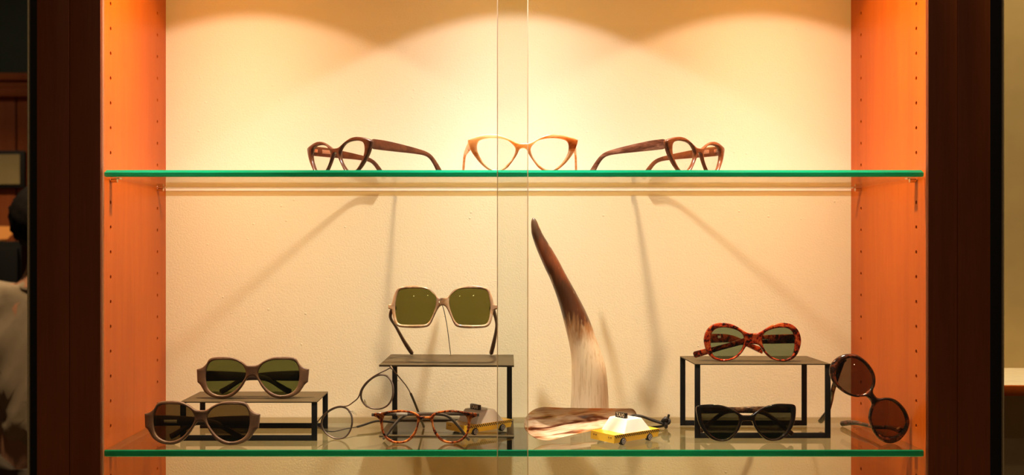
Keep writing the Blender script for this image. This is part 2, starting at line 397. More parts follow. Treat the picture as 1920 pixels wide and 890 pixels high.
tag(pane(W(932, 0, -0.0115).x, XR - 0.001, -0.0116, -0.0076), 'right sliding glass pane in front')

# glass shelves: clear faces, green polished edge with small arrises
def glass_shelf(ztop, label, arris=0.0011):
    x0, x1, y0, y1, b = W(195.5, 0, 0).x, W(1732, 0, 0).x, 0.0, YB - 0.004, 0.0011
    z1, z0 = ztop, ztop - ST
    verts, faces, mi = [], [], []
    def ring(ins, z):
        i = len(verts)
        verts.extend([(x0 + ins, y0 + ins, z), (x1 - ins, y0 + ins, z), (x1 - ins, y1 - ins, z), (x0 + ins, y1 - ins, z)]); return i
    rs = [ring(b, z0), ring(0, z0 + b), ring(0, z1 - arris), ring(arris * 0.7, z1)]
    faces.append((3, 2, 1, 0)); mi.append(0)
    for a, c in zip(rs, rs[1:]):
        for k in range(4):
            faces.append((a + k, a + (k + 1) % 4, c + (k + 1) % 4, c + k)); mi.append((1, 0, 2, 0)[k])
    faces.append(tuple(rs[3] + k for k in range(4))); mi.append(0)
    return tag(obj('glass_shelf', mesh('glass_shelf', verts, faces, [M['shelf'], M['shelf_edge'], M['shelf_back']], mi=mi)), label, 'shelf', 'glass shelves of the cabinet')
glass_shelf(SH1, 'upper clear glass shelf with green edge holding three cat-eye frames', 0.0030)
glass_shelf(SH2, 'lower clear glass shelf with green edge holding risers, horn and toy taxis')

def shelf_pin(side, y, ztop, label):
    zz = ztop - ST
    x = XL if side < 0 else XR
    r = tag(empty('shelf_pin', (x, y, zz - 0.004)), label, 'shelf pin', 'metal pins carrying the glass shelves')
    s = -side
    bm = bmesh.new()
    bmesh.ops.create_cone(bm, cap_ends=True, segments=16, radius1=0.0023, radius2=0.0023, depth=0.008, matrix=Matrix.Translation((0.004 * s, 0, 0.0012)) @ Matrix.Rotation(R(90), 4, 'Y'))
    obj('peg', bm_mesh('peg', bm, M['pin'], 40), r)
    a, b = sorted((0.0005 * s, 0.012 * s))
    obj('rest_plate', bm_mesh('rest_plate', box_bm(a, b, -0.004, 0.004, 0.0029, 0.0040, 0.0004), M['pin'], 40), r)
for ztop, sn in ((SH1, 'upper'), (SH2, 'lower')):
    for side, wn in ((-1, 'left'), (1, 'right')):
        for y, dn in ((0.0235, 'front'), (0.194, 'rear')):
            shelf_pin(side, y, ztop, 'small nickel pin under the %s glass shelf at its %s %s corner' % (sn, dn, wn))

# puck lights in the cabinet top
for i, (x, y, p, c) in enumerate(LAMPS):
    pos = ('nearest the left panel', 'in the middle', 'nearest the right panel')[i]
    r = tag(empty('puck_light', (x, y, ZT)), 'round recessed puck lamp in cabinet top, ' + pos, 'lamp', 'puck lamps in the cabinet top')
    bm = bmesh.new(); n = 32
    prof = [(0.034, 0.0), (0.034, -0.002), (0.031, -0.003), (0.027, -0.003), (0.026, -0.001)]
    rings = [[bm.verts.new((q * math.cos(2 * math.pi * k / n), q * math.sin(2 * math.pi * k / n), z)) for k in range(n)] for q, z in prof]
    for a, b in zip(rings, rings[1:]):
        for k in range(n): bm.faces.new((a[k], a[(k + 1) % n], b[(k + 1) % n], b[k]))
    obj('ring', bm_mesh('ring', bm, M['pin'], 50), r)
    bm = bmesh.new(); bmesh.ops.create_circle(bm, cap_ends=True, segments=32, radius=0.0262, matrix=Matrix.Translation((0, 0, -0.0012)))
    obj('diffuser', bm_mesh('diffuser', bm, M['puck_fill']), r)
    spot('puck_spot', (x, y, LAMP_Z), p, c, 114, 0.06, 0.009, lobe=(0.165, 2.0, 0.98, 10.0))

# ------------------------------------------------------------------ the shop around the cabinet
def struct(o): o['kind'] = 'structure'; return o
struct(box('floor', -3.2, 2.6, -5.5, 4.0, -0.05, 0.0, M['floor']))
struct(box('ceiling', -3.2, 2.6, -5.5, 4.0, 2.9, 2.95, M['ceil']))
struct(box('wall_back', -3.2, 0.3, 3.6, 3.7, 0.0, 2.9, M['green_wall']))
struct(box('wall_left', -3.3, -3.2, -3.2, 3.7, 0.0, 2.9, M['green_wall']))
wr = struct(box('wall_right', 0.55, 2.6, 0.42, 0.47, 0.0, 2.9, M['shop_wall']))
zc = W(0, 136, 3.5).z
for k, (y0, y1, d) in enumerate(((136, 150, 0.05), (150, 166, 0.035), (166, 181, 0.055))):
    struct(box('trim_%d' % (k + 1), -3.2, 0.3, 3.6 - d, 3.6, W(0, y1, 3.55).z, W(0, y0, 3.55).z, M['cherry_shaded'], bev=0.006))
for k in range(7):      # wainscot boards
    a = -3.2 + k * 0.5
    struct(box('trim_%d' % (k + 4), a + 0.004, a + 0.496, 3.57, 3.6, 0.0, W(0, 181, 3.57).z, M['cherry_shaded'], bev=0.004))
# ledge on the right wall
lg = tag(empty('wall_ledge', W(1930, 740, 0.3)), 'cream topped ledge on the wall right of the cabinet', 'ledge')
lx, lz = 0.64, W(0, 716, 0.25).z
e1 = obj('ledge_top', bm_mesh('ledge_top', box_bm(lx, 1.5, 0.22, 0.42, lz - 0.006, lz, 0.001), M['white'], 40), None)
e2 = obj('lip', bm_mesh('lip', box_bm(lx, 1.5, 0.212, 0.22, lz - 0.014, lz, 0.001), M['cherry'], 40), None)
for e in (e1, e2): e.parent = lg; e.matrix_parent_inverse = Matrix.Translation(-Vector(lg.location))
# framed print, made-up glowing lamp and dark cupboard far behind the left edge
def at_root(root, *os):
    for o in os: o.parent = root; o.matrix_parent_inverse = Matrix.Translation(-Vector(root.location))
def rectY(px0, px1, py0, py1, Y, d, mat, name, bev=0.0):
    a, b = W(px0, py1, Y), W(px1, py0, Y)
    return box(name, a.x, b.x, Y, Y + d, a.z, b.z, mat, bev=bev)
r = tag(empty('framed_print', W(0, 345, 3.53)), 'faded yellow print in a dark frame on the far panelled wall', 'picture')
at_root(r, rectY(-90, 46, 282, 352, 3.545, 0.02, M['near_black'], 'frame', 0.004), rectY(-80, 37, 289, 345, 3.54, 0.006, M['picture'], 'print'))
r = tag(empty('dark_cupboard', (-2.45, 3.3, 0)), 'black cupboard standing against the far wall', 'cupboard')
q0, q1 = W(-150, 0, 3.1).x, W(40, 0, 3.1).x; zt = W(0, 452, 3.1).z
at_root(r, box('body', q0, q1, 3.1, 3.52, 0.05, zt, M['near_black'], bev=0.004), box('plinth', q0 + 0.03, q1 - 0.03, 3.14, 3.5, 0, 0.05, M['near_black']),
        box('door', q0 + 0.01, (q0 + q1) / 2 - 0.003, 3.085, 3.1, 0.08, zt - 0.03, M['near_black'], bev=0.003), box('door', (q0 + q1) / 2 + 0.003, q1 - 0.01, 3.085, 3.1, 0.08, zt - 0.03, M['near_black'], bev=0.003))
tl = W(-12, 452, 3.25)
r = tag(empty('lit_surface_standin', (tl.x, tl.y, zt)), 'made-up small lamp glowing orange for a lit sloped surface on the black cupboard', 'lamp')
def lathe(name, prof, mat, parent, n=28, smooth=40):
    verts, faces = [], []
    for q, z in prof:
        for k in range(n): verts.append((q * math.cos(2 * math.pi * k / n), q * math.sin(2 * math.pi * k / n), z))
    for i in range(len(prof) - 1):
        for k in range(n): faces.append((i * n + k, i * n + (k + 1) % n, (i + 1) * n + (k + 1) % n, (i + 1) * n + k))
    faces.append(tuple(range(n))[::-1]); faces.append(tuple((len(prof) - 1) * n + k for k in range(n)))
    return obj(name, mesh(name, verts, faces, mat, smooth), parent)
lathe('base', [(0.05, 0), (0.05, 0.008), (0.012, 0.012), (0.010, 0.022)], M['brass'], r)
lathe('glow_cone', [(0.055, 0.012), (0.098, 0.060), (0.100, 0.066), (0.02, 0.068)], M['lit_surface_glow'], r)
# ceiling downlights of the shop (rows glint in the lenses; the rest are added for light)
DL = [(-2.2, 2.7, 2.9), (-1.2, 1.1, 2.9), (0.9, 0.05, 2.9), (-1.1, -3.4, 2.9), (0.1, -3.4, 2.9), (1.3, -3.4, 2.9), (-0.5, -2.3, 2.9), (0.7, -2.3, 2.9)]
for i, (x, y, z) in enumerate(DL):
    r = tag(empty('ceiling_downlight', (x, y, z)), 'round ceiling downlight of the shop, ' + ('added for light above the black cupboard', 'added for light above the person', 'added for light above the wall ledge', 'left of the far row', 'middle of the far row', 'right of the far row', 'left of the near row', 'right of the near row')[i], 'lamp', 'shop ceiling downlights')
    lathe('ring', [(0.075, 0), (0.075, -0.006), (0.06, -0.008), (0.056, -0.002)], M['pin'], r)
    bm = bmesh.new(); bmesh.ops.create_circle(bm, cap_ends=True, segments=24, radius=0.055, matrix=Matrix.Translation((0, 0, -0.003)))
    obj('diffuser', bm_mesh('diffuser', bm, M['downlight']), r)
spot('person_fill', (-1.2, 1.1, 2.88), 150, (1.0, 0.72, 0.42), 80, 0.5, 0.05)  # added spot that lights the person; its source is unseen
spot('far_wall_fill', (-2.2, 2.7, 2.88), 60, (1.0, 0.72, 0.40), 90, 0.6, 0.05)  # added spot so the far wall and print get light
spot('ledge_fill', (0.9, 0.05, 2.88), 95, (1.0, 0.70, 0.32), 80, 0.6, 0.04, (0.9, 0.3, 0))  # added spot for the brightness on the right wall; fixture unseen

# ------------------------------------------------------------------ risers
def riser_loop(w, h, d, lab, x, y, z, rotz=0):
    """top plate on two closed rectangular steel loops"""
    r = tag(empty('display_riser', (x, y, z)), lab, 'riser', 'dark metal display risers'); r.rotation_euler.z = rotz
    t, bw = 0.0022, 0.0068
    obj('top_plate', bm_mesh('top_plate', box_bm(-w / 2, w / 2, -d / 2, d / 2, h - 0.0014, h, 0.0003), M['riser'], 40), r)
    for sy in (-1, 1):
        y0, y1 = (-d / 2 + 0.0005, -d / 2 + 0.0005 + t) if sy < 0 else (d / 2 - 0.0005 - t, d / 2 - 0.0005)
        for sx in (-1, 1):
            a, b = (-w / 2, -w / 2 + bw) if sx < 0 else (w / 2 - bw, w / 2)
            obj('leg', bm_mesh('leg', box_bm(a, b, y0, y1, 0, h - 0.0014, 0.0004), M['riser_leg'], 40), r)
        obj('bottom_bar', bm_mesh('bottom_bar', box_bm(-w / 2 + bw, w / 2 - bw, y0, y1, 0, bw, 0.0004), M['riser_leg'], 40), r)
    return r
def mid(a, b): return (a + b) / 2
riser_loop(0.166, 0.0475, 0.088, 'low dark metal riser under the taupe sunglasses at left', -0.2805, 0.0985, SH2)
riser_loop(0.167, 0.0915, 0.092, 'tall dark metal riser under the red tortoiseshell sunglasses', 0.3475, 0.117, SH2)
r = tag(empty('display_riser', (-0.0395, 0.148, SH2)), 'dark cantilever riser with floor frame under the wire-held square sunglasses', 'riser', 'dark metal display risers')
r.rotation_euler.z = R(-1.6); hh = 0.0893
obj('top_plate', bm_mesh('top_plate', box_bm(-0.0835, 0.0835, -0.070, 0.055, hh - 0.0024, hh, 0.0004), M['riser'], 40), r)
for a, b in ((-0.0815, -0.0745), (0.0745, 0.0815)):
    obj('leg', bm_mesh('leg', box_bm(a, b, 0.0520, 0.0545, 0.0016, hh - 0.0024, 0.0004), M['riser_leg'], 40), r)
    a2, b2 = (a - 0.002, b) if a < 0 else (a, b + 0.002)
    obj('floor_bar', bm_mesh('floor_bar', box_bm(a2, b2, -0.063, 0.055, 0, 0.0016, 0.0003), M['riser'], 40), r)
obj('floor_bar', bm_mesh('floor_bar', box_bm(-0.0835, 0.0835, -0.070, -0.063, 0, 0.0016, 0.0003), M['riser'], 40), r)
obj('floor_bar', bm_mesh('floor_bar', box_bm(-0.0745, 0.0745, 0.048, 0.055, 0, 0.0016, 0.0003), M['riser'], 40), r)
RC = SH2 + hh          # centre riser top
RL = SH2 + 0.0475; RR = SH2 + 0.0915

# ------------------------------------------------------------------ eyewear
def half_to_full(pts, cx, k, zb):
    right = [((x - cx) * k, (zb - y) * k) for x, y in pts]
    left = [(-x, z) for x, z in reversed(right) if x > 1e-6]
    return right + left
def loop2(pts, n=4): return [(v.x, v.y) for v in catmull([Vector((a, b, 0)) for a, b in pts], n, True)]
def area(p): return 0.5 * sum(p[i - 1][0] * p[i][1] - p[i][0] * p[i - 1][1] for i in range(len(p)))
def offset(p, d):
    """move loop along its left normal by d (ccw loop: positive = inward)"""
    s = 1 if area(p) > 0 else -1; out = []; n = len(p)
    for i in range(n):
        a, b = p[i - 1], p[(i + 1) % n]; tx, ty = b[0] - a[0], b[1] - a[1]; L = math.hypot(tx, ty) or 1
        out.append((p[i][0] - ty / L * d * s, p[i][1] + tx / L * d * s))
    return out
def front_mesh(name, outer, holes, T, b, wrap, mat, smooth=50):
    loops = [outer] + holes; verts, faces = [], []
    stages = [(b, 0.0), (b * 0.35, b * 0.3), (0, b), (0, T - b), (b * 0.35, T - b * 0.3), (b, T)]
    idx = []
    for li, lp in enumerate(loops):
        rows = []
        for d, y in stages:
            q = offset(lp, d if li == 0 else -d); st = len(verts)
            verts.extend([(x, y + wrap * x * x, z) for x, z in q]); rows.append(st)
        n = len(lp)
        for a, c in zip(rows, rows[1:]):
            for k in range(n): faces.append((a + k, a + (k + 1) % n, c + (k + 1) % n, c + k))
        idx.append((rows[0], rows[-1], n))
    for which in (0, 1):
        polys, mapv = [], []
        for li, lp in enumerate(loops):
            st, n = idx[li][which], idx[li][2]
            polys.append([Vector((verts[st + k][0], verts[st + k][2], 0)) for k in range(n)]); mapv += [st + k for k in range(n)]
        for t in tessellate_polygon(polys): faces.append(tuple(mapv[i] for i in t))
    return mesh(name, verts, faces, mat, smooth)
def lens_mesh(name, loop, T, y, wrap, mat, curve=0.7):
    lp = offset(loop, -0.0004); n = len(lp)
    cx = sum(p[0] for p in lp) / n; cz = sum(p[1] for p in lp) / n
    y -= (curve - 0.7) * sum((p[0] - cx) ** 2 + (p[1] - cz) ** 2 for p in lp) / n
    verts, faces = [], []
    fr = [1.0, 0.8, 0.6, 0.4, 0.2]
    def layer(dy):
        rows = []
        for f in fr:
            st = len(verts)
            for x, z in lp:
                X, Z = cx + (x - cx) * f, cz + (z - cz) * f
                verts.append((X, y + dy + wrap * X * X + curve * ((X - cx) ** 2 + (Z - cz) ** 2), Z))
            rows.append(st)
        c = len(verts); verts.append((cx, y + dy + wrap * cx * cx, cz))
        for a, b in zip(rows, rows[1:]):
            for k in range(n): faces.append((a + k, a + (k + 1) % n, b + (k + 1) % n, b + k))
        for k in range(n): faces.append((rows[-1] + k, rows[-1] + (k + 1) % n, c))
        return rows[0]
    a = layer(0); b = layer(T)
    for k in range(n): faces.append((a + k, a + (k + 1) % n, b + (k + 1) % n, b + k))
    return mesh(name, verts, faces, mat, 60)
def temple_mesh(name, st, side, mat, n=5):
    """st: (along, drop, height, thickness) stations; runs along +Y from the hinge"""
    P = catmull([Vector((a, d, 0)) for a, d, h, t in st], n); Hs = catmull([Vector((h, t, 0)) for a, d, h, t in st], n)
    prof = []
    for k in range(12):
        a = 2 * math.pi * k / 12; c, s = math.cos(a), math.sin(a)
        prof.append((math.copysign(abs(c) ** 0.5, c) * 0.5, math.copysign(abs(s) ** 0.5, s) * 0.5))
    verts, faces = [], []; m = len(P)
    for i in range(m):
        d = P[min(i + 1, m - 1)] - P[max(i - 1, 0)]; d.normalize(); nrm = Vector((-d.y, d.x))   # in (along, z)
        sc = 1.0 if 0 < i < m - 1 else (0.85 if i == 0 else 0.55)
        for pt, ph in prof:
            off = ph * Hs[i].x * sc
            verts.append((pt * Hs[i].y * sc, P[i].x + nrm.x * off, P[i].y + nrm.y * off))
    q = len(prof)
    for i in range(m - 1):
        for k in range(q): faces.append((i * q + k, i * q + (k + 1) % q, (i + 1) * q + (k + 1) % q, (i + 1) * q + k))
    faces.append(tuple(range(q))[::-1]); faces.append(tuple((m - 1) * q + k for k in range(q)))
    return mesh(name, verts, faces, mat, 50)
def posed(root, yaw, roll=0, pitch=0):
    root.rotation_euler = (Matrix.Rotation(R(yaw), 3, 'Z') @ Matrix.Rotation(R(roll), 3, 'Y') @ Matrix.Rotation(R(pitch), 3, 'X')).to_euler()
def allmesh(root):
    out = []
    for c in root.children:
        if c.type == 'MESH': out.append(c)
        out += allmesh(c)
    return out
def settle(root, zrest):
    bpy.context.view_layer.update()
    lo = min((o.matrix_world @ v.co).z for o in allmesh(root) if o.name.split('.')[0] in ('frame_front', 'rim') for v in o.data.vertices)
    root.location.z += zrest - lo + 0.0002
    bpy.context.view_layer.update()
    bpy.context.view_layer.update()
def eyewear(name, label, cat, outer, lenses, cx, k, zb, loc, yaw=0, roll=0, pitch=0, zrest=None, T=0.0045, bev=0.0012, wrap=1.1,
            mat=None, lens=None, tmat=None, temple=None, hinge=(0, 0), folds=(0, 0), tag_at=None, print_at=None, inlay=None, group=None, tmats=None, shrink=0.0, paths=None, prad=0.0024):
    r = tag(empty(name, loc), label, cat, group)
    full = loop2(half_to_full(outer, cx, k, zb), 4)
    lr = loop2([((x - cx) * k, (zb - y) * k) for x, y in lenses], 4); lr = offset(lr, shrink) if shrink else lr; ll = [(-x, z) for x, z in reversed(lr)]
    obj('frame_front', front_mesh('frame_front', full, [lr, ll], T, bev, wrap, mat), r)
    obj('lens', lens_mesh('lens', lr, 0.0015, T * 0.45, wrap, lens, 0.7 if lens == M['clear'] else 3.6), r)
    obj('lens', lens_mesh('lens', ll, 0.0015, T * 0.45, wrap, lens, 0.7 if lens == M['clear'] else 3.6), r)
    hx = hinge[0] * k; hz = (zb - hinge[1]) * k; hy = T + wrap * hx * hx
    for i, side in enumerate((-1, 1) if temple else ()):
        fo = folds[i]
        t = obj('temple', temple_mesh('temple', temple, side, (tmats[i] if tmats else tmat)), r, (side * (hx - (0.002 if fo > 45 else 0.0025)), hy + (0.0015 if fo > 45 else 0.0005), hz), (0, 0, R(fo) * side))
        obj('hinge', bm_mesh('hinge', box_bm(-0.0016, 0.0016, -0.0030, 0.0045, -0.0022, 0.0022, 0.0004), M['hinge'], 40), t, (-side * 0.0022, 0.001, 0))
        h0 = temple[0][3] / 2 + 0.0002; x_in = -side
        for spec, nm, mt in ((tag_at, 'price_tag', M['tag']), (print_at, 'temple_print', M['cream_print']), (inlay, 'inlay', M['tan_core'])):
            if spec and i in spec[0]:
                s0, s1, zz, hh = spec[1:]
                if nm == 'temple_print':
                    bm = bmesh.new(); s = s0; rnd = random.Random(3)
                    while s < s1:
                        wdt = rnd.uniform(0.0006, 0.0014)
                        a, b = sorted((x_in * h0, x_in * (h0 + 0.0001)))
                        box_bm(a, b, s, s + wdt, zz - hh * rnd.uniform(.3, .5), zz + hh * rnd.uniform(.3, .5), 0, bm=bm); s += wdt + rnd.uniform(0.0005, 0.0012)
                    obj(nm, bm_mesh(nm, bm, mt), t)
                else:
                    a, b = sorted((x_in * (h0 - 0.0006), x_in * (h0 + 0.0003)))
                    obj(nm, bm_mesh(nm, box_bm(a, b, s0, s1, zz - hh / 2, zz + hh / 2, 0.0002), mt, 40), t)
    posed(r, yaw, roll, pitch)
    if zrest is not None: settle(r, zrest)
    if paths:          # temples flexed to touch what they rest on
        bpy.context.view_layer.update(); inv = r.matrix_world.inverted()
        for s, pts in paths:
            h = Vector((s * (hx - 0.0035), hy, hz)); cv = catmull([h] + [inv @ p for p in pts], 6); n = len(cv)
            rd = [prad * (1.5 - 0.5 * math.sin(math.pi * min(1, i / (n * 0.8)))) for i in range(n)]; rd[-1] = prad * 0.5
            t = tube('temple', [p - h for p in cv], rd, tmat, r, seg=10); t.location = h
            obj('hinge', bm_mesh('hinge', box_bm(-0.0016, 0.0016, -0.0030, 0.0045, -0.0022, 0.0022, 0.0004), M['hinge'], 40), t, (-s * 0.003, 0.001, 0))
    return r

CAT_O = [(828, 268), (900, 262), (960, 235), (1050, 190), (1150, 155), (1250, 145), (1350, 155), (1450, 180), (1510, 200), (1538, 218), (1535, 260), (1510, 330), (1480, 390), (1430, 460), (1370, 530), (1300, 590), (1240, 620), (1170, 633), (1100, 622), (1030, 580), (980, 520), (930, 450), (900, 400), (880, 355), (860, 334), (828, 325)]
CAT_L = [(925, 350), (932, 318), (960, 280), (1020, 230), (1100, 205), (1200, 195), (1300, 200), (1380, 222), (1415, 262), (1422, 330), (1405, 400), (1360, 480), (1300, 550), (1240, 590), (1170, 605), (1100, 590), (1040, 545), (980, 480), (940, 410)]
CAT_T = [(0, 0.0, 0.0125, 0.0036), (0.02, -0.0004, 0.0125, 0.0036), (0.045, -0.0016, 0.0105, 0.0034), (0.07, -0.0032, 0.0078, 0.0032), (0.088, -0.0052, 0.006, 0.003), (0.098, -0.0088, 0.0056, 0.003), (0.106, -0.016, 0.0062, 0.003), (0.113, -0.0248, 0.0076, 0.003), (0.117, -0.03, 0.008, 0.0028)]
CK = 0.092e-3
g = 'horn eyeglasses on the upper shelf'
eyewear('eyeglasses', 'dark brown cat-eye eyeglasses on the upper shelf, turned to face left', 'eyeglasses', CAT_O, CAT_L, 828, CK, 633, (W(627, 0, .085).x, .085, SH1), yaw=-45, zrest=SH1,
        mat=M['brown'], lens=M['clear'], tmat=M['brown'], temple=CAT_T, hinge=(690, 250), folds=(2, 2), inlay=((0,), .014, .030, 0, .005), T=0.0055, group=g)
eyewear('eyeglasses', 'honey-coloured horn cat-eye eyeglasses facing forward on the upper shelf', 'eyeglasses', CAT_O, CAT_L, 828, CK, 633, (W(981, 0, .028).x, .028, SH1), yaw=1, zrest=SH1,
        mat=M['honey'], lens=M['clear'], tmat=M['honey'], temple=CAT_T, hinge=(690, 250), folds=(-5, -8), T=0.0055, group=g)
eyewear('eyeglasses', 'chestnut brown cat-eye eyeglasses on the upper shelf, turned to face right', 'eyeglasses', CAT_O, CAT_L, 828, CK, 633, (W(1313, 0, .085).x, .085, SH1), yaw=45, zrest=SH1,
        mat=M['chestnut'], lens=M['clear'], temple=CAT_T, hinge=(690, 250), folds=(2, 2), inlay=((1,), .014, .030, 0, .005), tmats=(M['streak'], M['chestnut']), T=0.0055, group=g)

# large square sunglasses on a wire
SQ_O = [(630, 190), (670, 185), (710, 145), (760, 105), (840, 80), (920, 75), (1000, 85), (1048, 105), (1075, 150), (1090, 200), (1097, 232), (1103, 245), (1126, 250), (1132, 255), (1133, 284), (1128, 290), (1104, 300), (1096, 314), (1085, 370), (1065, 428), (1030, 455), (950, 465), (850, 466), (770, 455), (738, 428), (710, 370), (682, 310), (658, 272), (630, 258)]
SQ_L = [(690, 210), (700, 170), (740, 125), (800, 108), (880, 102), (960, 105), (1020, 115), (1045, 145), (1060, 200), (1068, 260), (1065, 330), (1050, 400), (1020, 430), (950, 438), (850, 437), (780, 430), (740, 390), (710, 320), (693, 265)]
SQ_T = [(0, 0, .0055, .0032), (.025, -.007, .0052, .0030), (.05, -.0155, .005, .003), (.07, -.025, .0052, .0032), (.086, -.036, .0058, .0034), (.097, -.0455, .0062, .0034), (.103, -.051, .0058, .0032)]
SQP = W(829, 614.5, .088)
sq = eyewear('sunglasses', 'large square pale horn sunglasses with olive lenses held up on a thin wire', 'sunglasses', SQ_O, SQ_L, 630, 0.1365e-3, 466, (SQP.x, SQP.y, SQP.z), yaw=-3, pitch=-8,
        mat=M['pale_horn'], lens=M['lens_olive'], tmat=M['brown_temple'], temple=None, hinge=(488, 280), wrap=0.5, prad=0.0019,
        paths=((-1, [W(732, 594, .112), W(744, 615, .142), W(758, 640, .170), W(773.5, 663.8, .188)]), (1, [W(929.5, 597, .112), W(931, 613, .134), W(927, 637, .162), W(920.5, 664, .188)])))
ws = tag(empty('wire_stand', (W(845, 665, .19).x, .19, RC)), 'thin bent wire stand holding the square sunglasses', 'stand')
wb = ws.location
wp = [wb + Vector((0, 0, 0.001)), W(842, 640, .165), W(838, 610, .135), W(832, 580, .108), W(827, 568, .099), W(824.5, 563, .0925)]
wo = tube('wire', [p - wb for p in catmull(wp, 6)], 0.0005, M['near_black'], ws, seg=6)
lathe('foot', [(0.0026, 0), (0.0026, 0.0008), (0.001, 0.0014)], M['pin'], ws, 16)
tube('hook', [Vector(p) - wb for p in catmull([W(824.5, 563, .0925), W(823.5, 565.5, .0870), W(823.8, 571, .0855), W(824.2, 573, .0860)], 4)], 0.0007, M['pin'], ws, seg=6)

# taupe geometric sunglasses (two pairs)
GE_O = [(930, 160), (975, 154), (1020, 125), (1080, 98), (1150, 90), (1230, 93), (1275, 108), (1300, 148), (1332, 176), (1368, 187), (1375, 191), (1373, 225), (1368, 286), (1364, 294), (1345, 310), (1325, 340), (1300, 375), (1250, 405), (1190, 420), (1120, 415), (1060, 385), (1010, 330), (977, 275), (955, 247), (930, 240)]
GE_L = [(977, 215), (990, 180), (1020, 145), (1080, 120), (1160, 115), (1230, 118), (1270, 135), (1290, 170), (1300, 215), (1300, 270), (1285, 330), (1250, 370), (1190, 393), (1130, 390), (1070, 360), (1020, 310), (985, 255)]
GE_T = [(0, 0, .0130, .0038), (.02, 0, .0128, .0036), (.05, -.0005, .0105, .0034), (.072, -.002, .0072, .0032), (.084, -.005, .0062, .0032), (.094, -.011, .0062, .0032), (.104, -.017, .0070, .0032), (.111, -.0205, .0070, .003)]
GK = 0.1556e-3
g = 'taupe geometric sunglasses'
eyewear('sunglasses', 'taupe geometric sunglasses with green lenses standing on the low riser', 'sunglasses', GE_O, GE_L, 930, GK, 420, (W(471, 0, .0735).x, .0735, RL), yaw=1, pitch=-6, zrest=RL,
        mat=M['taupe'], lens=M['lens_green'], tmat=M['taupe_dark'], temple=GE_T, hinge=(432, 243), folds=(86, 82), T=0.005, group=g)
eyewear('sunglasses', 'taupe geometric sunglasses with dark brown lenses on the shelf before the low riser', 'sunglasses', GE_O, GE_L, 930, GK, 420, (W(374, 0, .024).x, .024, SH2), yaw=-2, pitch=-6, zrest=SH2,
        mat=M['taupe'], lens=M['lens_brown'], tmat=M['taupe_dark'], temple=GE_T, hinge=(432, 243), folds=(86, 82), T=0.005, tag_at=((0,), .018, .033, -.001, .004), group=g)

# small amber tortoiseshell glasses
RO_O = [(1040, 490), (1085, 487), (1110, 465), (1150, 447), (1220, 435), (1290, 432), (1360, 440), (1400, 447), (1450, 455), (1505, 462), (1508, 488), (1472, 505), (1455, 525), (1447, 565), (1440, 610), (1420, 660), (1380, 705), (1330, 728), (1270, 733), (1210, 722), (1160, 690), (1125, 645), (1105, 590), (1095, 545), (1085, 522), (1065, 511), (1040, 510)]
RO_L = [(1110, 540), (1112, 502), (1135, 472), (1180, 455), (1260, 449), (1340, 455), (1397, 472), (1422, 502), (1428, 550), (1422, 610), (1403, 658), (1367, 692), (1320, 713), (1270, 716), (1217, 706), (1173, 674), (1140, 630), (1118, 585)]
RO_T = [(0, 0, .0036, .0016), (.03, 0, .0036, .0016), (.06, 0, .0036, .0016), (.078, -.0005, .0034, .0020), (.088, -.004, .0034, .0026), (.098, -.014, .0034, .0028), (.108, -.027, .0034, .0028), (.112, -.031, .0032, .0026)]
am = eyewear('eyeglasses', 'round amber tortoiseshell eyeglasses with grey metal temples before the centre riser', 'eyeglasses', RO_O, RO_L, 1040, 0.1317e-3, 733, (W(797, 0, .034).x, .034, SH2), yaw=0, pitch=-4, zrest=SH2,
        mat=M['tort_amber'], lens=M['clear'], tmat=M['grey_metal'], temple=RO_T, hinge=(462, 474), folds=(89, 83), T=0.0040, bev=0.001, wrap=0.6, shrink=0.0005, tag_at=((0,), .024, .037, .0, .0036))

for sx in (-1, 1):
    tag(obj('end_piece', bm_mesh('end_piece', box_bm(-0.0016, 0.0016, -0.0012, 0.0040, -0.0018, 0.0018, 0.0004), M['grey_metal'], 40), am, (sx * 0.0628, 0.0042, (733 - 476) * 0.1317e-3)), 'grey metal end piece')

# red tortoiseshell sunglasses on the tall riser
RT_O = [(1015, 293), (1090, 288), (1150, 262), (1240, 205), (1330, 155), (1440, 128), (1540, 120), (1640, 140), (1720, 190), (1780, 270), (1812, 380), (1808, 470), (1780, 570), (1730, 660), (1650, 725), (1540, 755), (1440, 750), (1330, 720), (1250, 665), (1190, 600), (1145, 530), (1100, 485), (1015, 470)]
RT_L = [(1160, 400), (1172, 330), (1222, 275), (1310, 230), (1420, 205), (1530, 200), (1620, 225), (1680, 285), (1705, 370), (1705, 480), (1690, 590), (1650, 670), (1570, 712), (1470, 722), (1370, 702), (1280, 648), (1212, 570), (1170, 480)]
RT_T = [(0, 0, .0118, .0036), (.02, -.0005, .0118, .0036), (.045, -.0015, .0108, .0034), (.066, -.004, .0080, .0032), (.080, -.008, .0066, .0032), (.098, -.013, .0066, .0032), (.116, -.018, .0080, .0032), (.128, -.0215, .0084, .003)]
eyewear('sunglasses', 'red tortoiseshell oval sunglasses with grey-green lenses folded on the tall riser', 'sunglasses', RT_O, RT_L, 1015, 0.0758e-3, 755, (W(1413, 0, .092).x, .092, RR), yaw=-2, pitch=-2, zrest=RR,
        mat=M['tort_red'], lens=M['lens_grey'], tmat=M['tort_red'], temple=RT_T, hinge=(770, 385), folds=(46, 87), T=0.005, tag_at=((0,), .022, .028, .001, .003), print_at=((1,), .034, .060, -.001, .0016))

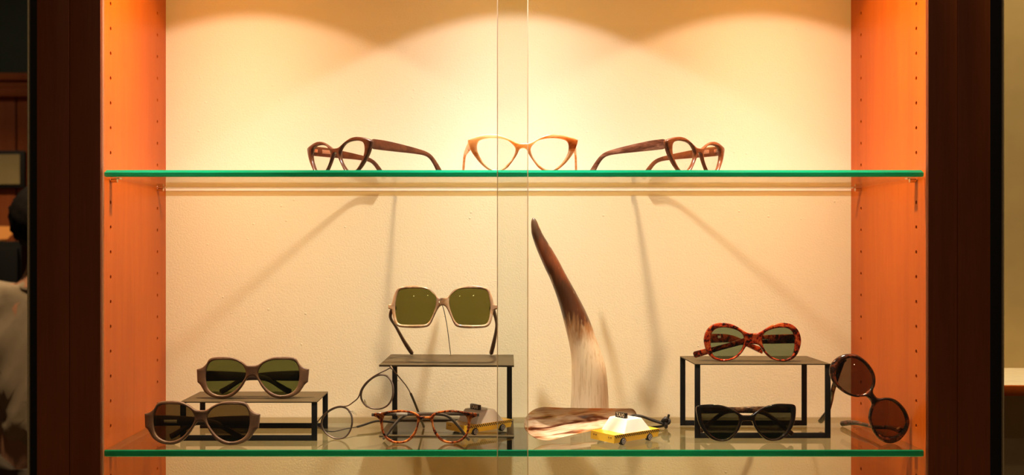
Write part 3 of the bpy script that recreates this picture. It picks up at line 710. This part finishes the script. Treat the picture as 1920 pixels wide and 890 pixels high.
# black cat-eye sunglasses
BL_O = [(965, 300), (1040, 294), (1100, 255), (1200, 195), (1320, 150), (1450, 128), (1600, 130), (1700, 140), (1738, 162), (1748, 210), (1740, 300), (1720, 400), (1680, 490), (1620, 580), (1550, 650), (1450, 695), (1350, 705), (1260, 685), (1180, 630), (1110, 540), (1070, 470), (1050, 412), (1030, 391), (965, 385)]
BL_L = [(1090, 340), (1120, 290), (1190, 235), (1300, 197), (1430, 182), (1560, 187), (1640, 207), (1665, 262), (1660, 350), (1640, 430), (1600, 510), (1530, 600), (1440, 660), (1350, 675), (1270, 650), (1190, 590), (1130, 500), (1095, 410)]
BL_T = [(0, 0, .0080, .0034), (.03, 0, .0078, .0032), (.06, -.0005, .0070, .0030), (.078, -.003, .0055, .0030), (.090, -.010, .0052, .0030), (.104, -.022, .0056, .0030), (.114, -.030, .0060, .003)]
eyewear('sunglasses', 'glossy black cat-eye sunglasses with dark lenses in front of the tall riser', 'sunglasses', BL_O, BL_L, 965, 0.0768e-3, 705, (W(1403, 0, .045).x, .045, SH2), yaw=-1.5, roll=-0.8, pitch=-6, zrest=SH2,
        mat=M['black'], lens=M['lens_black'], tmat=M['black_tort'], temple=BL_T, hinge=(770, 225), folds=(89, 76), T=0.005, tag_at=((1,), .052, .064, .0005, .004))

# dark tortoiseshell oval sunglasses tipped against the right panel
def ell(cx, cz, a, b, n, p=2.0, a0=0, a1=360):
    out = []
    for i in range(n):
        t = R(a0 + (a1 - a0) * i / n); c, s = math.cos(t), math.sin(t)
        out.append((cx + a * math.copysign(abs(c) ** (2 / p), c), cz + b * math.copysign(abs(s) ** (2 / p), s)))
    return out
OV_O = [(0, -5), (4, -5.5), (7, -8.5), (12, -16), (20, -21.5), (30, -23.5), (40, -23), (50, -19.5), (57, -12), (60.5, -3), (61, 6), (58, 14), (52, 20), (43, 23.5), (33, 23.5), (22, 20.5), (13, 14.5), (8, 7.5), (5, 4.0), (0, 3.0)]
OV_L = [(10.5, -2), (12, -9), (18, -15), (27, -18), (37, -18), (46, -15), (51.5, -8.5), (53, 0), (51, 8), (46, 14.5), (37, 18.5), (28, 18), (19, 14.5), (13, 8), (11, 3)]
OV_T = [(0, 0, .0085, .0034), (.02, 0, .0082, .0034), (.05, -.001, .0065, .0032), (.072, -.003, .0055, .0032), (.086, -.008, .0054, .0034), (.102, -.018, .0062, .0036), (.116, -.028, .0066, .0036), (.120, -.031, .006, .0032)]
ov = eyewear('sunglasses', 'dark tortoiseshell oval sunglasses tipped on end against the right cherry panel', 'sunglasses', OV_O, OV_L, 0, 1.0e-3, 0, (W(1636, 0, .033).x, .033, SH2 + 0.06), yaw=-4, roll=51.5, pitch=-6, zrest=SH2,
        mat=M['tort_dark'], lens=M['lens_dkbrown'], tmat=M['tort_dark'], temple=None, shrink=-0.0013, hinge=(58.5, -5), T=0.0062, bev=0.0022, wrap=1.6,
        paths=((-1, [W(1562.5, 728, .070), W(1559, 748, .096), W(1553, 768, .118), W(1545, 781, .136), W(1538, 789.5, .150)]), (1, [W(1668, 801, .060), W(1640, 800, .090), W(1612, 793.5, .122), W(1594, 792, .142), W(1577, 794, .1565)])))

# thin wire panto eyeglasses tipped on one side
def wire_glasses(label, loc, yaw, roll, pitch, zrest):
    r = tag(empty('eyeglasses', loc), label, 'eyeglasses')
    A = [(12.5, 2), (14, 9), (20, 15), (29, 18), (38, 18.5), (46, 16), (51, 10.5), (52, 2), (49, -7), (43, -14.5), (34.5, -18.5), (26, -17), (18.5, -11.5), (14, -5)]
    A = [(11.0 + (x - 12.5) * 1.14, z) for x, z in A]
    LP = loop2([(x * 1e-3, z * 1e-3) for x, z in A], 4); LL = [(-x, z) for x, z in reversed(LP)]
    wy = lambda x: 0.9 * x * x
    for lp in (LP, LL):
        o = tube('rim', [(x, wy(x), z) for x, z in lp], 0.0011, M['gun_rim'], r, closed=True, seg=8, flat=1.35)
        obj('lens', lens_mesh('lens', lp, 0.0012, -0.0002, 0.9, M['clear']), r)
    hb = [(0, 9.2), (7, 9.4), (12.5, 11.5), (19, 15.8), (29, 18.8), (40, 19.3), (49, 18.3), (57, 16.8), (65, 15.6)]
    bar = [(-a, b) for a, b in reversed(hb[1:])] + hb
    tube('brow_bar', [Vector((p.x * 1e-3, wy(p.x * 1e-3) - 0.0006, p.y * 1e-3)) for p in catmull([Vector((a, b, 0)) for a, b in bar], 4)], 0.0008, M['gun'], r, seg=6)
    for s in (-1, 1):
        hx = 0.065
        bm = bmesh.new(); bmesh.ops.create_cone(bm, cap_ends=True, segments=12, radius1=0.0014, radius2=0.0014, depth=0.0045)
        obj('hinge', bm_mesh('hinge', bm, M['hinge'], 40), r, (s * hx, wy(hx) + 0.0005, 0.0154))
        n = obj('nose_pad', None or bm_mesh('nose_pad', (lambda b: (bmesh.ops.create_uvsphere(b, u_segments=10, v_segments=8, radius=1, matrix=Matrix.Diagonal((0.0012, 0.0022, 0.0046, 1))), b)[1])(bmesh.new()), M['pad'], 60), r, (s * 0.0098, 0.0055, -0.001), (0, R(18) * s, 0))
        tube('pad_arm', [(s * 0.0135, 0.001, 0.003), (s * 0.0125, 0.004, 0.004), (s * 0.0102, 0.0055, 0.001)], 0.0004, M['gun'], n.parent, seg=5)
    posed(r, yaw, roll, pitch); settle(r, zrest)
    # sprung temples: thin wire to a knee, then a thicker sleeve that rests on the shelf
    inv = r.matrix_world.inverted()
    for s, pts, nk in ((1, [W(752, 711, .050), W(763, 725, .072), W(771.7, 741, .092), W(784, 771, .118), W(794.6, 800, .1425)], 3), (-1, [W(620, 808.5, .085), W(650, 803, .105), W(673.7, 798.7, .122), W(703, 789.5, .145), W(722, 789.5, .155), W(740, 791.5, .1645)], 3)):
        h = Vector((s * 0.065, wy(0.065) + 0.001, 0.0154)); q = [h] + [inv @ p for p in pts]
        cv = catmull(q, 6); k = nk * 6
        t = tube('temple', [p - h for p in cv[:k + 1]], 0.0007, M['gun'], r, seg=6); t.location = h
        tube('temple_tip', [p - h for p in cv[k - 1:]], 0.0015, M['grey_rubber'], t, seg=8)
    return r
wire_glasses('thin grey wire eyeglasses tipped on one lens right of the low riser', (W(670, 0, .05).x, .05, SH2 + .05), -21, -36, 2, SH2)

# ------------------------------------------------------------------ horn
def sweep_px(name, rows, Y, mat, seg=28):
    base = W((rows[-1][1] + rows[-1][2]) / 2, rows[-1][0], Y); base.z = SH2
    cs = [(W((l + r_) / 2, y, Y) - base, (r_ - l) / 2 * (Y - CAMY) / FPX) for y, l, r_ in rows]
    C = catmull([c for c, q in cs], 5); Q = catmull([Vector((q, 0, 0)) for c, q in cs], 5)
    verts, faces = [], []; n = len(C)
    for i in range(n):
        d = (C[min(i + 1, n - 1)] - C[max(i - 1, 0)]).normalized(); s = Vector((0, 1, 0)); u = d.cross(s).normalized()
        slope = abs(d.z)
        for k in range(seg):
            a = 2 * math.pi * k / seg; wob = 1 + 0.018 * math.sin(3 * a + i * 0.25)
            verts.append(C[i] + (u * math.cos(a) * slope + s * math.sin(a)) * max(Q[i].x, 0.0004) * wob)
    for v in verts:
        if v.z < 0: v.z = 0
    for i in range(n - 1):
        for k in range(seg): faces.append((i * seg + k, i * seg + (k + 1) % seg, (i + 1) * seg + (k + 1) % seg, (i + 1) * seg + k))
    faces.append(tuple(range(seg))); faces.append(tuple((n - 1) * seg + k for k in range(seg)))
    o = obj(name, mesh(name, verts, faces, mat, 70)); o.location = base; return o
HR = [(408.5, 999, 1003), (412, 996.5, 1005), (418, 995.3, 1008), (428, 995.5, 1012.5), (440, 997, 1018), (460, 1003, 1030), (480, 1011, 1042), (500, 1020, 1053.5), (520, 1030, 1064), (560, 1045, 1086), (600, 1056, 1105), (640, 1065.5, 1119), (680, 1070.5, 1133), (720, 1072, 1139), (760, 1071, 1142), (801, 1069, 1144)]
tag(sweep_px('animal_horn', HR, 0.152, M['tusk']), 'tall curved animal horn standing upright, cream base darkening to brown tip', 'horn')

# ------------------------------------------------------------------ shoehorn with leather cord
sh_a, sh_b = Vector((0.056, 0.038, 0)), Vector((0.204, 0.132, 0))
sr = tag(empty('shoehorn', ((sh_a + sh_b) / 2 + Vector((0, 0, SH2)))), 'polished striped horn shoehorn lying before the tall horn with leather cord', 'shoehorn')
ax = (sh_b - sh_a).normalized(); L = (sh_b - sh_a).length; back = Vector((-ax.y, ax.x, 0))
sr.rotation_euler.z = math.atan2(ax.y, ax.x)
def shoehorn_mesh():
    verts, faces = [], []; n, m = 44, 13
    lean = R(24)
    up = Vector((0, math.sin(lean), math.cos(lean))); nrm = Vector((0, -math.cos(lean), math.sin(lean)))   # local: x axis, y back, z up
    def width(t):
        w = 0.041 * (1 - 0.60 * min(1, max(0, (t - 0.18) / 0.82)) ** 0.85)
        if t < 0.16: w *= math.sqrt(max(0, 1 - ((0.16 - t) / 0.16) ** 2)) 
        if t > 0.95: w *= math.sqrt(max(0.02, 1 - ((t - 0.95) / 0.05) ** 2))
        return max(w, 0.0012)
    ts = [0.95 * (i / (n - 8)) ** 1.9 for i in range(n - 7)] + [0.95 + 0.05 * math.sin(math.pi / 2 * (i + 1) / 7) for i in range(7)]
    edge = []
    for lay in (0, 1):
        for i in range(n):
            t = ts[i]
            w = width(t); dep = 0.26 * w * min(1, 0.35 + t * 3)
            wide = 0.041 * 0.5 * (1 - 0.30 * t)
            cz = wide * math.cos(lean) + 0.001 + 0.004 * t
            c = Vector((t * L - L / 2, wide * math.sin(lean) * 0.5, cz))
            for j in range(m):
                u = -1 + 2 * j / (m - 1)
                p = c + up * (u * w / 2) + nrm * (dep * (abs(u) ** 2) - dep * 0.5)
                if lay: p = p - nrm * 0.0016 * (1 - 0.5 * abs(u) ** 4)
                verts.append(p); edge.append(min(1.0, abs(u) ** 4 + max(0, 1 - t / 0.06) * 0.6))
    N = n * m
    for lay in (0, 1):
        for i in range(n - 1):
            for j in range(m - 1):
                a = lay * N + i * m + j; faces.append((a, a + 1, a + m + 1, a + m))
    for i in range(n - 1):
        for j in (0, m - 1):
            a = i * m + j; faces.append((a, a + m, a + m + N, a + N))
    for j in range(m - 1):
        for i in (0, n - 1):
            a = i * m + j; faces.append((a, a + 1, a + 1 + N, a + N))
    me = mesh('blade', verts, faces, M['shoehorn'], 60)
    at = me.attributes.new('edge', 'FLOAT', 'POINT')
    for i, v in enumerate(edge): at.data[i].value = v
    return me
obj('blade', shoehorn_mesh(), sr)
def loc_sh(px, py, Y):
    d = W(px, py, Y) - sr.location; return Vector((d.dot(ax), d.dot(back), d.z))
tube('cord', catmull([loc_sh(1176, 783, .126), loc_sh(1186, 778.5, .130), loc_sh(1202, 779.5, .134), loc_sh(1222, 786, .137), loc_sh(1242, 792, .139)], 6), 0.0015, M['cord'], sr, seg=8)
tube('cord', catmull([loc_sh(1178, 788, .124), loc_sh(1190, 781, .127), loc_sh(1205, 781, .131), loc_sh(1225, 788.5, .135), loc_sh(1243, 794, .137)], 6), 0.0015, M['cord'], sr, seg=8)
tube('cord', catmull([loc_sh(1210, 802.6, .133), loc_sh(1225, 800.5, .137), loc_sh(1238, 799, .139), loc_sh(1245, 797.5, .139)], 6), 0.0016, M['cord'], sr, seg=8)
kc = loc_sh(1248.5, 790.5, .139)
kp = []
for i in range(48):
    a = 2 * math.pi * i / 48
    kp.append(kc + Vector(((math.sin(a) + 2 * math.sin(2 * a)) * 0.0015, (-math.sin(3 * a)) * 0.0026, (math.cos(a) - 2 * math.cos(2 * a)) * 0.0022)))
tube('knot', kp, 0.0022, M['cord'], sr, closed=True, seg=8)
tube('cord_end', catmull([kc, kc + Vector((0.003, -.001, .006)), kc + Vector((0.0035, -.002, .0095))], 4), 0.0016, M['cord'], sr, seg=8)

# ------------------------------------------------------------------ toy taxis
TL, TW = 0.0775, 0.040
def make_taxi(label, loc, rz):
    r = tag(empty('toy_taxi', loc), label, 'toy car', 'yellow toy taxis'); r.rotation_euler.z = rz
    gz, tz, wr_ = 0.0038, 0.0132, 0.0046      # underside, deck height, wheel radius ; local -X is the nose
    ax_ = (-0.0235, 0.0215)
    prof = [(-TL / 2, tz - 0.0022), (-TL / 2 + 0.0006, gz + 0.0012)]
    prof = [(-TL / 2, gz)]
    for a in ax_:
        for k in range(9):
            t = math.pi - math.pi * k / 8; prof.append((a + 0.0058 * math.cos(t), max(gz, wr_ - 0.0012 + 0.0058 * math.sin(t))))
    prof += [(TL / 2 - 0.003, gz), (TL / 2, tz - 0.0012), (TL / 2 - 0.0006, tz), (-TL / 2 + 0.0008, tz)]
    lp = [(x, z) for x, z in prof]
    n = len(lp); verts, faces = [], []
    # arches are cut from the sides only: side slabs carry the notched profile, the core is plain
    def slab(y0, y1, pr):
        st = len(verts); verts.extend([(x, y0, z) for x, z in pr]); verts.extend([(x, y1, z) for x, z in pr]); m = len(pr)
        for k in range(m): faces.append((st + k, st + (k + 1) % m, st + m + (k + 1) % m, st + m + k))
        for t in tessellate_polygon([[Vector((x, z, 0)) for x, z in pr]]):
            faces.append(tuple(st + i for i in t)); faces.append(tuple(st + m + i for i in reversed(t)))
    core = [(-TL / 2, gz), (TL / 2 - 0.003, gz), (TL / 2, tz - 0.0012), (TL / 2 - 0.0006, tz), (-TL / 2 + 0.0008, tz)]
    slab(-TW / 2, -TW / 2 + 0.006, lp); slab(TW / 2 - 0.006, TW / 2, lp); slab(-TW / 2 + 0.006, TW / 2 - 0.006, core)
    obj('body', mesh('body', verts, faces, M['yellow']), r)
    # cabin: bevelled frustum
    bm = bmesh.new()
    b0 = [(-0.0215, -TW / 2 + .0006), (0.0245, -TW / 2 + .0006), (0.0245, TW / 2 - .0006), (-0.0215, TW / 2 - .0006)]
    t0 = [(-0.0120, -TW / 2 + .0050), (0.0125, -TW / 2 + .0050), (0.0125, TW / 2 - .0050), (-0.0120, TW / 2 - .0050)]
    vb = [bm.verts.new((x, y, tz)) for x, y in b0]; vt = [bm.verts.new((x, y, tz + 0.0152)) for x, y in t0]
    bm.faces.new(vb[::-1]); bm.faces.new(vt)
    for k in range(4): bm.faces.new((vb[k], vb[(k + 1) % 4], vt[(k + 1) % 4], vt[k]))
    bmesh.ops.bevel(bm, geom=[e for e in bm.edges if max(v.co.z for v in e.verts) > tz + 0.001], offset=0.0012, segments=3, profile=0.5, affect='EDGES')
    obj('cabin', bm_mesh('cabin', bm, M['white'], 35), r)
    zr = tz + 0.0152
    sg = obj('roof_sign', bm_mesh('roof_sign', box_bm(-0.0085, -0.0045, -0.0085, 0.0085, zr, zr + 0.0062, 0.0003), M['sign_black'], 40), r)
    cu = bpy.data.curves.new('t', 'FONT'); cu.body = 'TAXI'; cu.size = 0.0062; cu.align_x = 'CENTER'; cu.align_y = 'CENTER'; cu.extrude = 0.00008; cu.offset = 0.00012
    to = bpy.data.objects.new('t', cu); COL.objects.link(to)
    me = bpy.data.meshes.new_from_object(to.evaluated_get(bpy.context.evaluated_depsgraph_get())); bpy.data.objects.remove(to)
    me.materials.clear(); me.materials.append(M['letter'])
    obj('lettering', me, sg, (-0.0086, 0, zr + 0.0031), (R(90), 0, R(-90)))
    # checker band on both sides: two staggered rows of black squares
    for sy in (-1, 1):
        bm = bmesh.new(); q = 0.00165; x = -TL / 2 + 0.0012; i = 0
        while x < TL / 2 - 0.002:
            z0 = tz - 0.0004 - q * (1 + i % 2); y0, y1 = sorted((sy * (TW / 2 - 0.0002), sy * (TW / 2 + 0.00012)))
            box_bm(x, x + q, y0, y1, z0, z0 + q, 0, bm=bm); x += q; i += 1
        o = obj('checker_band', bm_mesh('checker_band', bm, M['sign_black']), r)
    for y in (-0.0145, -0.0108, 0.0108, 0.0145):
        bm = bmesh.new(); bmesh.ops.create_cone(bm, cap_ends=True, segments=14, radius1=0.0011, radius2=0.0009, depth=0.0003, matrix=Matrix.Translation((-TL / 2 + 0.0001, y, 0.0098)) @ Matrix.Rotation(R(-90), 4, 'Y'))
        obj('headlight', bm_mesh('headlight', bm, M['headlight'], 40), r)
    for a in ax_:
        for sy in (-1, 1):
            verts, faces = [], []; nn = 26
            pr = [(0.0020, 0.0004), (0.0030, -0.0002), (0.0034, 0.0002), (0.0042, 0.0004), (wr_, 0.0012), (wr_, 0.0044), (0.0038, 0.0050), (0.0015, 0.0050)]
            for q, d in pr:
                for k in range(nn): t = 2 * math.pi * k / nn; verts.append((q * math.cos(t), -sy * d, q * math.sin(t)))
            for i in range(len(pr) - 1):
                for k in range(nn): faces.append((i * nn + k, i * nn + (k + 1) % nn, (i + 1) * nn + (k + 1) % nn, (i + 1) * nn + k))
            faces.append(tuple(range(nn))); faces.append(tuple((len(pr) - 1) * nn + k for k in range(nn)))
            w = obj('wheel', mesh('wheel', verts, faces, M['tyre'], 40), r, (a, sy * (TW / 2 + 0.0008), wr_))
            bm = bmesh.new()
            yy = sy * 0.00018
            for k in range(nn):
                t0_, t1_ = 2 * math.pi * k / nn, 2 * math.pi * (k + 1) / nn
                f = [bm.verts.new((q * math.cos(t), yy, q * math.sin(t))) for q, t in ((0.0026, t0_), (0.0032, t0_), (0.0032, t1_), (0.0026, t1_))]; bm.faces.new(f)
            for k in range(5):
                t = 2 * math.pi * k / 5 + 0.3; c, s = math.cos(t), math.sin(t)
                f = [bm.verts.new((q * c - e * s, yy, q * s + e * c)) for q, e in ((0.0005, -.0004), (0.0026, -.0004), (0.0026, .0004), (0.0005, .0004))]; bm.faces.new(f)
            bmesh.ops.remove_doubles(bm, verts=bm.verts, dist=1e-6)
            ex = bmesh.ops.extrude_face_region(bm, geom=bm.faces[:])
            for v in ex['geom']:
                if isinstance(v, bmesh.types.BMVert): v.co.y += sy * 0.0003
            obj('hub_cap', bm_mesh('hub_cap', bm, M['rim']), w)
    return r
make_taxi('yellow toy taxi with white cabin in front of the shoehorn', (0.1765, 0.058, SH2), R(37))
make_taxi('yellow toy taxi with white cabin standing inside the centre riser frame', (W(899, 0, .118).x, .122, SH2), R(40))

# ------------------------------------------------------------------ person beyond the left edge
def skin_mesh(name, joints, edges, mat, sub=2):
    me = bpy.data.meshes.new(name); names = list(joints)
    me.from_pydata([joints[k][0] for k in names], [(names.index(a), names.index(b)) for a, b in edges], [])
    o = bpy.data.objects.new(name, me); COL.objects.link(o)
    md = o.modifiers.new('s', 'SKIN'); md.use_smooth_shade = True
    for i, k in enumerate(names):
        sv = me.skin_vertices[0].data[i]; rr = joints[k][1]; sv.radius = rr if isinstance(rr, tuple) else (rr, rr); sv.use_root = (i == 0)
    sm = o.modifiers.new('d', 'SUBSURF'); sm.levels = sub; sm.render_levels = sub
    dg = bpy.context.evaluated_depsgraph_get(); m2 = bpy.data.meshes.new_from_object(o.evaluated_get(dg))
    bpy.data.objects.remove(o); m2.materials.clear(); m2.materials.append(mat)
    for p in m2.polygons: p.use_smooth = True
    return m2
def person(loc, rz, label):
    r = tag(empty('person', loc), label, 'person'); r.scale = (0.975, 0.975, 0.975); r.rotation_euler.z = rz      # local -Y is the facing direction
    J = {'pelvis': ((0, 0, .88), (.125, .095)), 'belly': ((0, 0, 1.02), (.12, .09)), 'chest': ((0, .01, 1.20), (.145, .10)), 'neck0': ((0, .015, 1.345), (.06, .055)), 'neck1': ((0, .005, 1.415), (.05, .05)),
         'skull': ((0, -.008, 1.50), (.072, .085)), 'crown': ((0, .0, 1.575), (.055, .065)), 'jaw': ((0, -.055, 1.445), (.038, .035))}
    E = [('pelvis', 'belly'), ('belly', 'chest'), ('chest', 'neck0'), ('neck0', 'neck1'), ('neck1', 'skull'), ('skull', 'crown'), ('skull', 'jaw')]
    for s, n in ((-1, 'l'), (1, 'r')):
        J.update({'sh' + n: ((s * .17, .015, 1.30), .058), 'el' + n: ((s * .235, .03, 1.03), .042), 'wr' + n: ((s * .235, -.04, .80), .028), 'pa' + n: ((s * .235, -.055, .735), (.022, .036)),
                  'hip' + n: ((s * .085, 0, .80), .085), 'kn' + n: ((s * .10, -.01, .46), .055), 'an' + n: ((s * .105, .015, .09), .038), 'toe' + n: ((s * .115, -.13, .03), .032)})
        E += [('chest', 'sh' + n), ('sh' + n, 'el' + n), ('el' + n, 'wr' + n), ('wr' + n, 'pa' + n), ('pelvis', 'hip' + n), ('hip' + n, 'kn' + n), ('kn' + n, 'an' + n), ('an' + n, 'toe' + n)]
        for f, (dy, ln) in enumerate(((-.030, .070), (-.010, .080), (.010, .075), (.028, .058))):
            J['f%d%s' % (f, n)] = ((s * .235, -.055 + dy, .695), .009); J['g%d%s' % (f, n)] = ((s * .228, -.058 + dy, .695 - ln * .55), .008); J['h%d%s' % (f, n)] = ((s * .216, -.060 + dy, .695 - ln), .007)
            E += [('pa' + n, 'f%d%s' % (f, n)), ('f%d%s' % (f, n), 'g%d%s' % (f, n)), ('g%d%s' % (f, n), 'h%d%s' % (f, n))]
        J['t0' + n] = ((s * .225, -.095, .735), .010); J['t1' + n] = ((s * .215, -.112, .70), .009); E += [('pa' + n, 't0' + n), ('t0' + n, 't1' + n)]
    obj('body', skin_mesh('body', J, E, M['skin']), r)
    # shirt: torso and sleeves
    S = {'a': ((0, 0, .83), (.165, .125)), 'b': ((0, 0, 1.0), (.15, .115)), 'c': ((0, .01, 1.2), (.178, .125)), 'd': ((0, .015, 1.31), (.10, .08)), 'e': ((0, .015, 1.362), (.072, .068))}
    SE = [('a', 'b'), ('b', 'c'), ('c', 'd'), ('d', 'e')]
    for s, n in ((-1, 'l'), (1, 'r')):
        S.update({'s' + n: ((s * .175, .015, 1.295), .078), 'u' + n: ((s * .215, .022, 1.16), .068), 'v' + n: ((s * .24, .03, 1.03), .062), 'w' + n: ((s * .24, -.03, .85), .048)}); SE += [('c', 's' + n), ('s' + n, 'u' + n), ('u' + n, 'v' + n), ('v' + n, 'w' + n)]
    sm = skin_mesh('shirt', S, SE, M['shirt'], 3)
    for v in sm.vertices:      # cloth folds
        c = v.co; f = 0.007 * math.sin(c.z * 46 + c.x * 30 + math.sin(c.x * 21) * 2) + 0.004 * math.sin(c.z * 90 - c.x * 55)
        v.co = c + v.normal * f
    obj('shirt', sm, r)
    T = {'p': ((0, 0, .90), (.13, .10))}; TE = []
    for s, n in ((-1, 'l'), (1, 'r')):
        T.update({'h' + n: ((s * .088, 0, .78), .098), 'k' + n: ((s * .10, -.01, .46), .072), 'a' + n: ((s * .105, .012, .10), .058)}); TE += [('p', 'h' + n), ('h' + n, 'k' + n), ('k' + n, 'a' + n)]
    obj('trousers', skin_mesh('trousers', T, TE, M['trouser']), r)
    for s in (-1, 1):
        obj('shoe', skin_mesh('shoe', {'a': ((s * .105, .03, .045), (.045, .045)), 'b': ((s * .11, -.06, .04), (.045, .04)), 'c': ((s * .117, -.15, .033), (.035, .033))}, [('a', 'b'), ('b', 'c')], M['shoe']), r)
    def blob(name, c, rad, mat, fn=None, parent=r):
        bm = bmesh.new(); bmesh.ops.create_icosphere(bm, subdivisions=4, radius=1)
        for v in bm.verts:
            k = fn(v.co) if fn else 1.0
            v.co = Vector((v.co.x * rad[0] * k, v.co.y * rad[1] * k, v.co.z * rad[2] * k)) + Vector(c)
        return obj(name, bm_mesh(name, bm, mat, 180), parent)
    def hairf(p):
        k = 1 + 0.05 * math.sin(p.x * 17 + p.z * 9) * math.sin(p.y * 13 + p.z * 5) + 0.03 * math.sin(p.z * 31 + p.x * 11)
        if p.y < -0.35 and p.z < 0.35: k *= 0.72        # face left open
        return k
    blob('hair', (0, .022, 1.535), (.088, .102, .100), M['hair'], hairf)
    for s in (-1, 1):
        blob('ear', (s * .078, .004, 1.487), (.010, .019, .031), M['skin'])
        blob('eye', (s * .030, -.081, 1.512), (.012, .010, .009), M['near_black'])
    blob('nose', (0, -.098, 1.482), (.013, .020, .022), M['skin'])
    blob('mouth', (0, -.086, 1.445), (.022, .008, .006), M['shoe'])
    return r
pp = W(93, 0, 1.75)
person((pp.x, 1.75, 0), R(160), 'person with dark hair in a tan shirt, back turned, beyond the cabinet left edge')
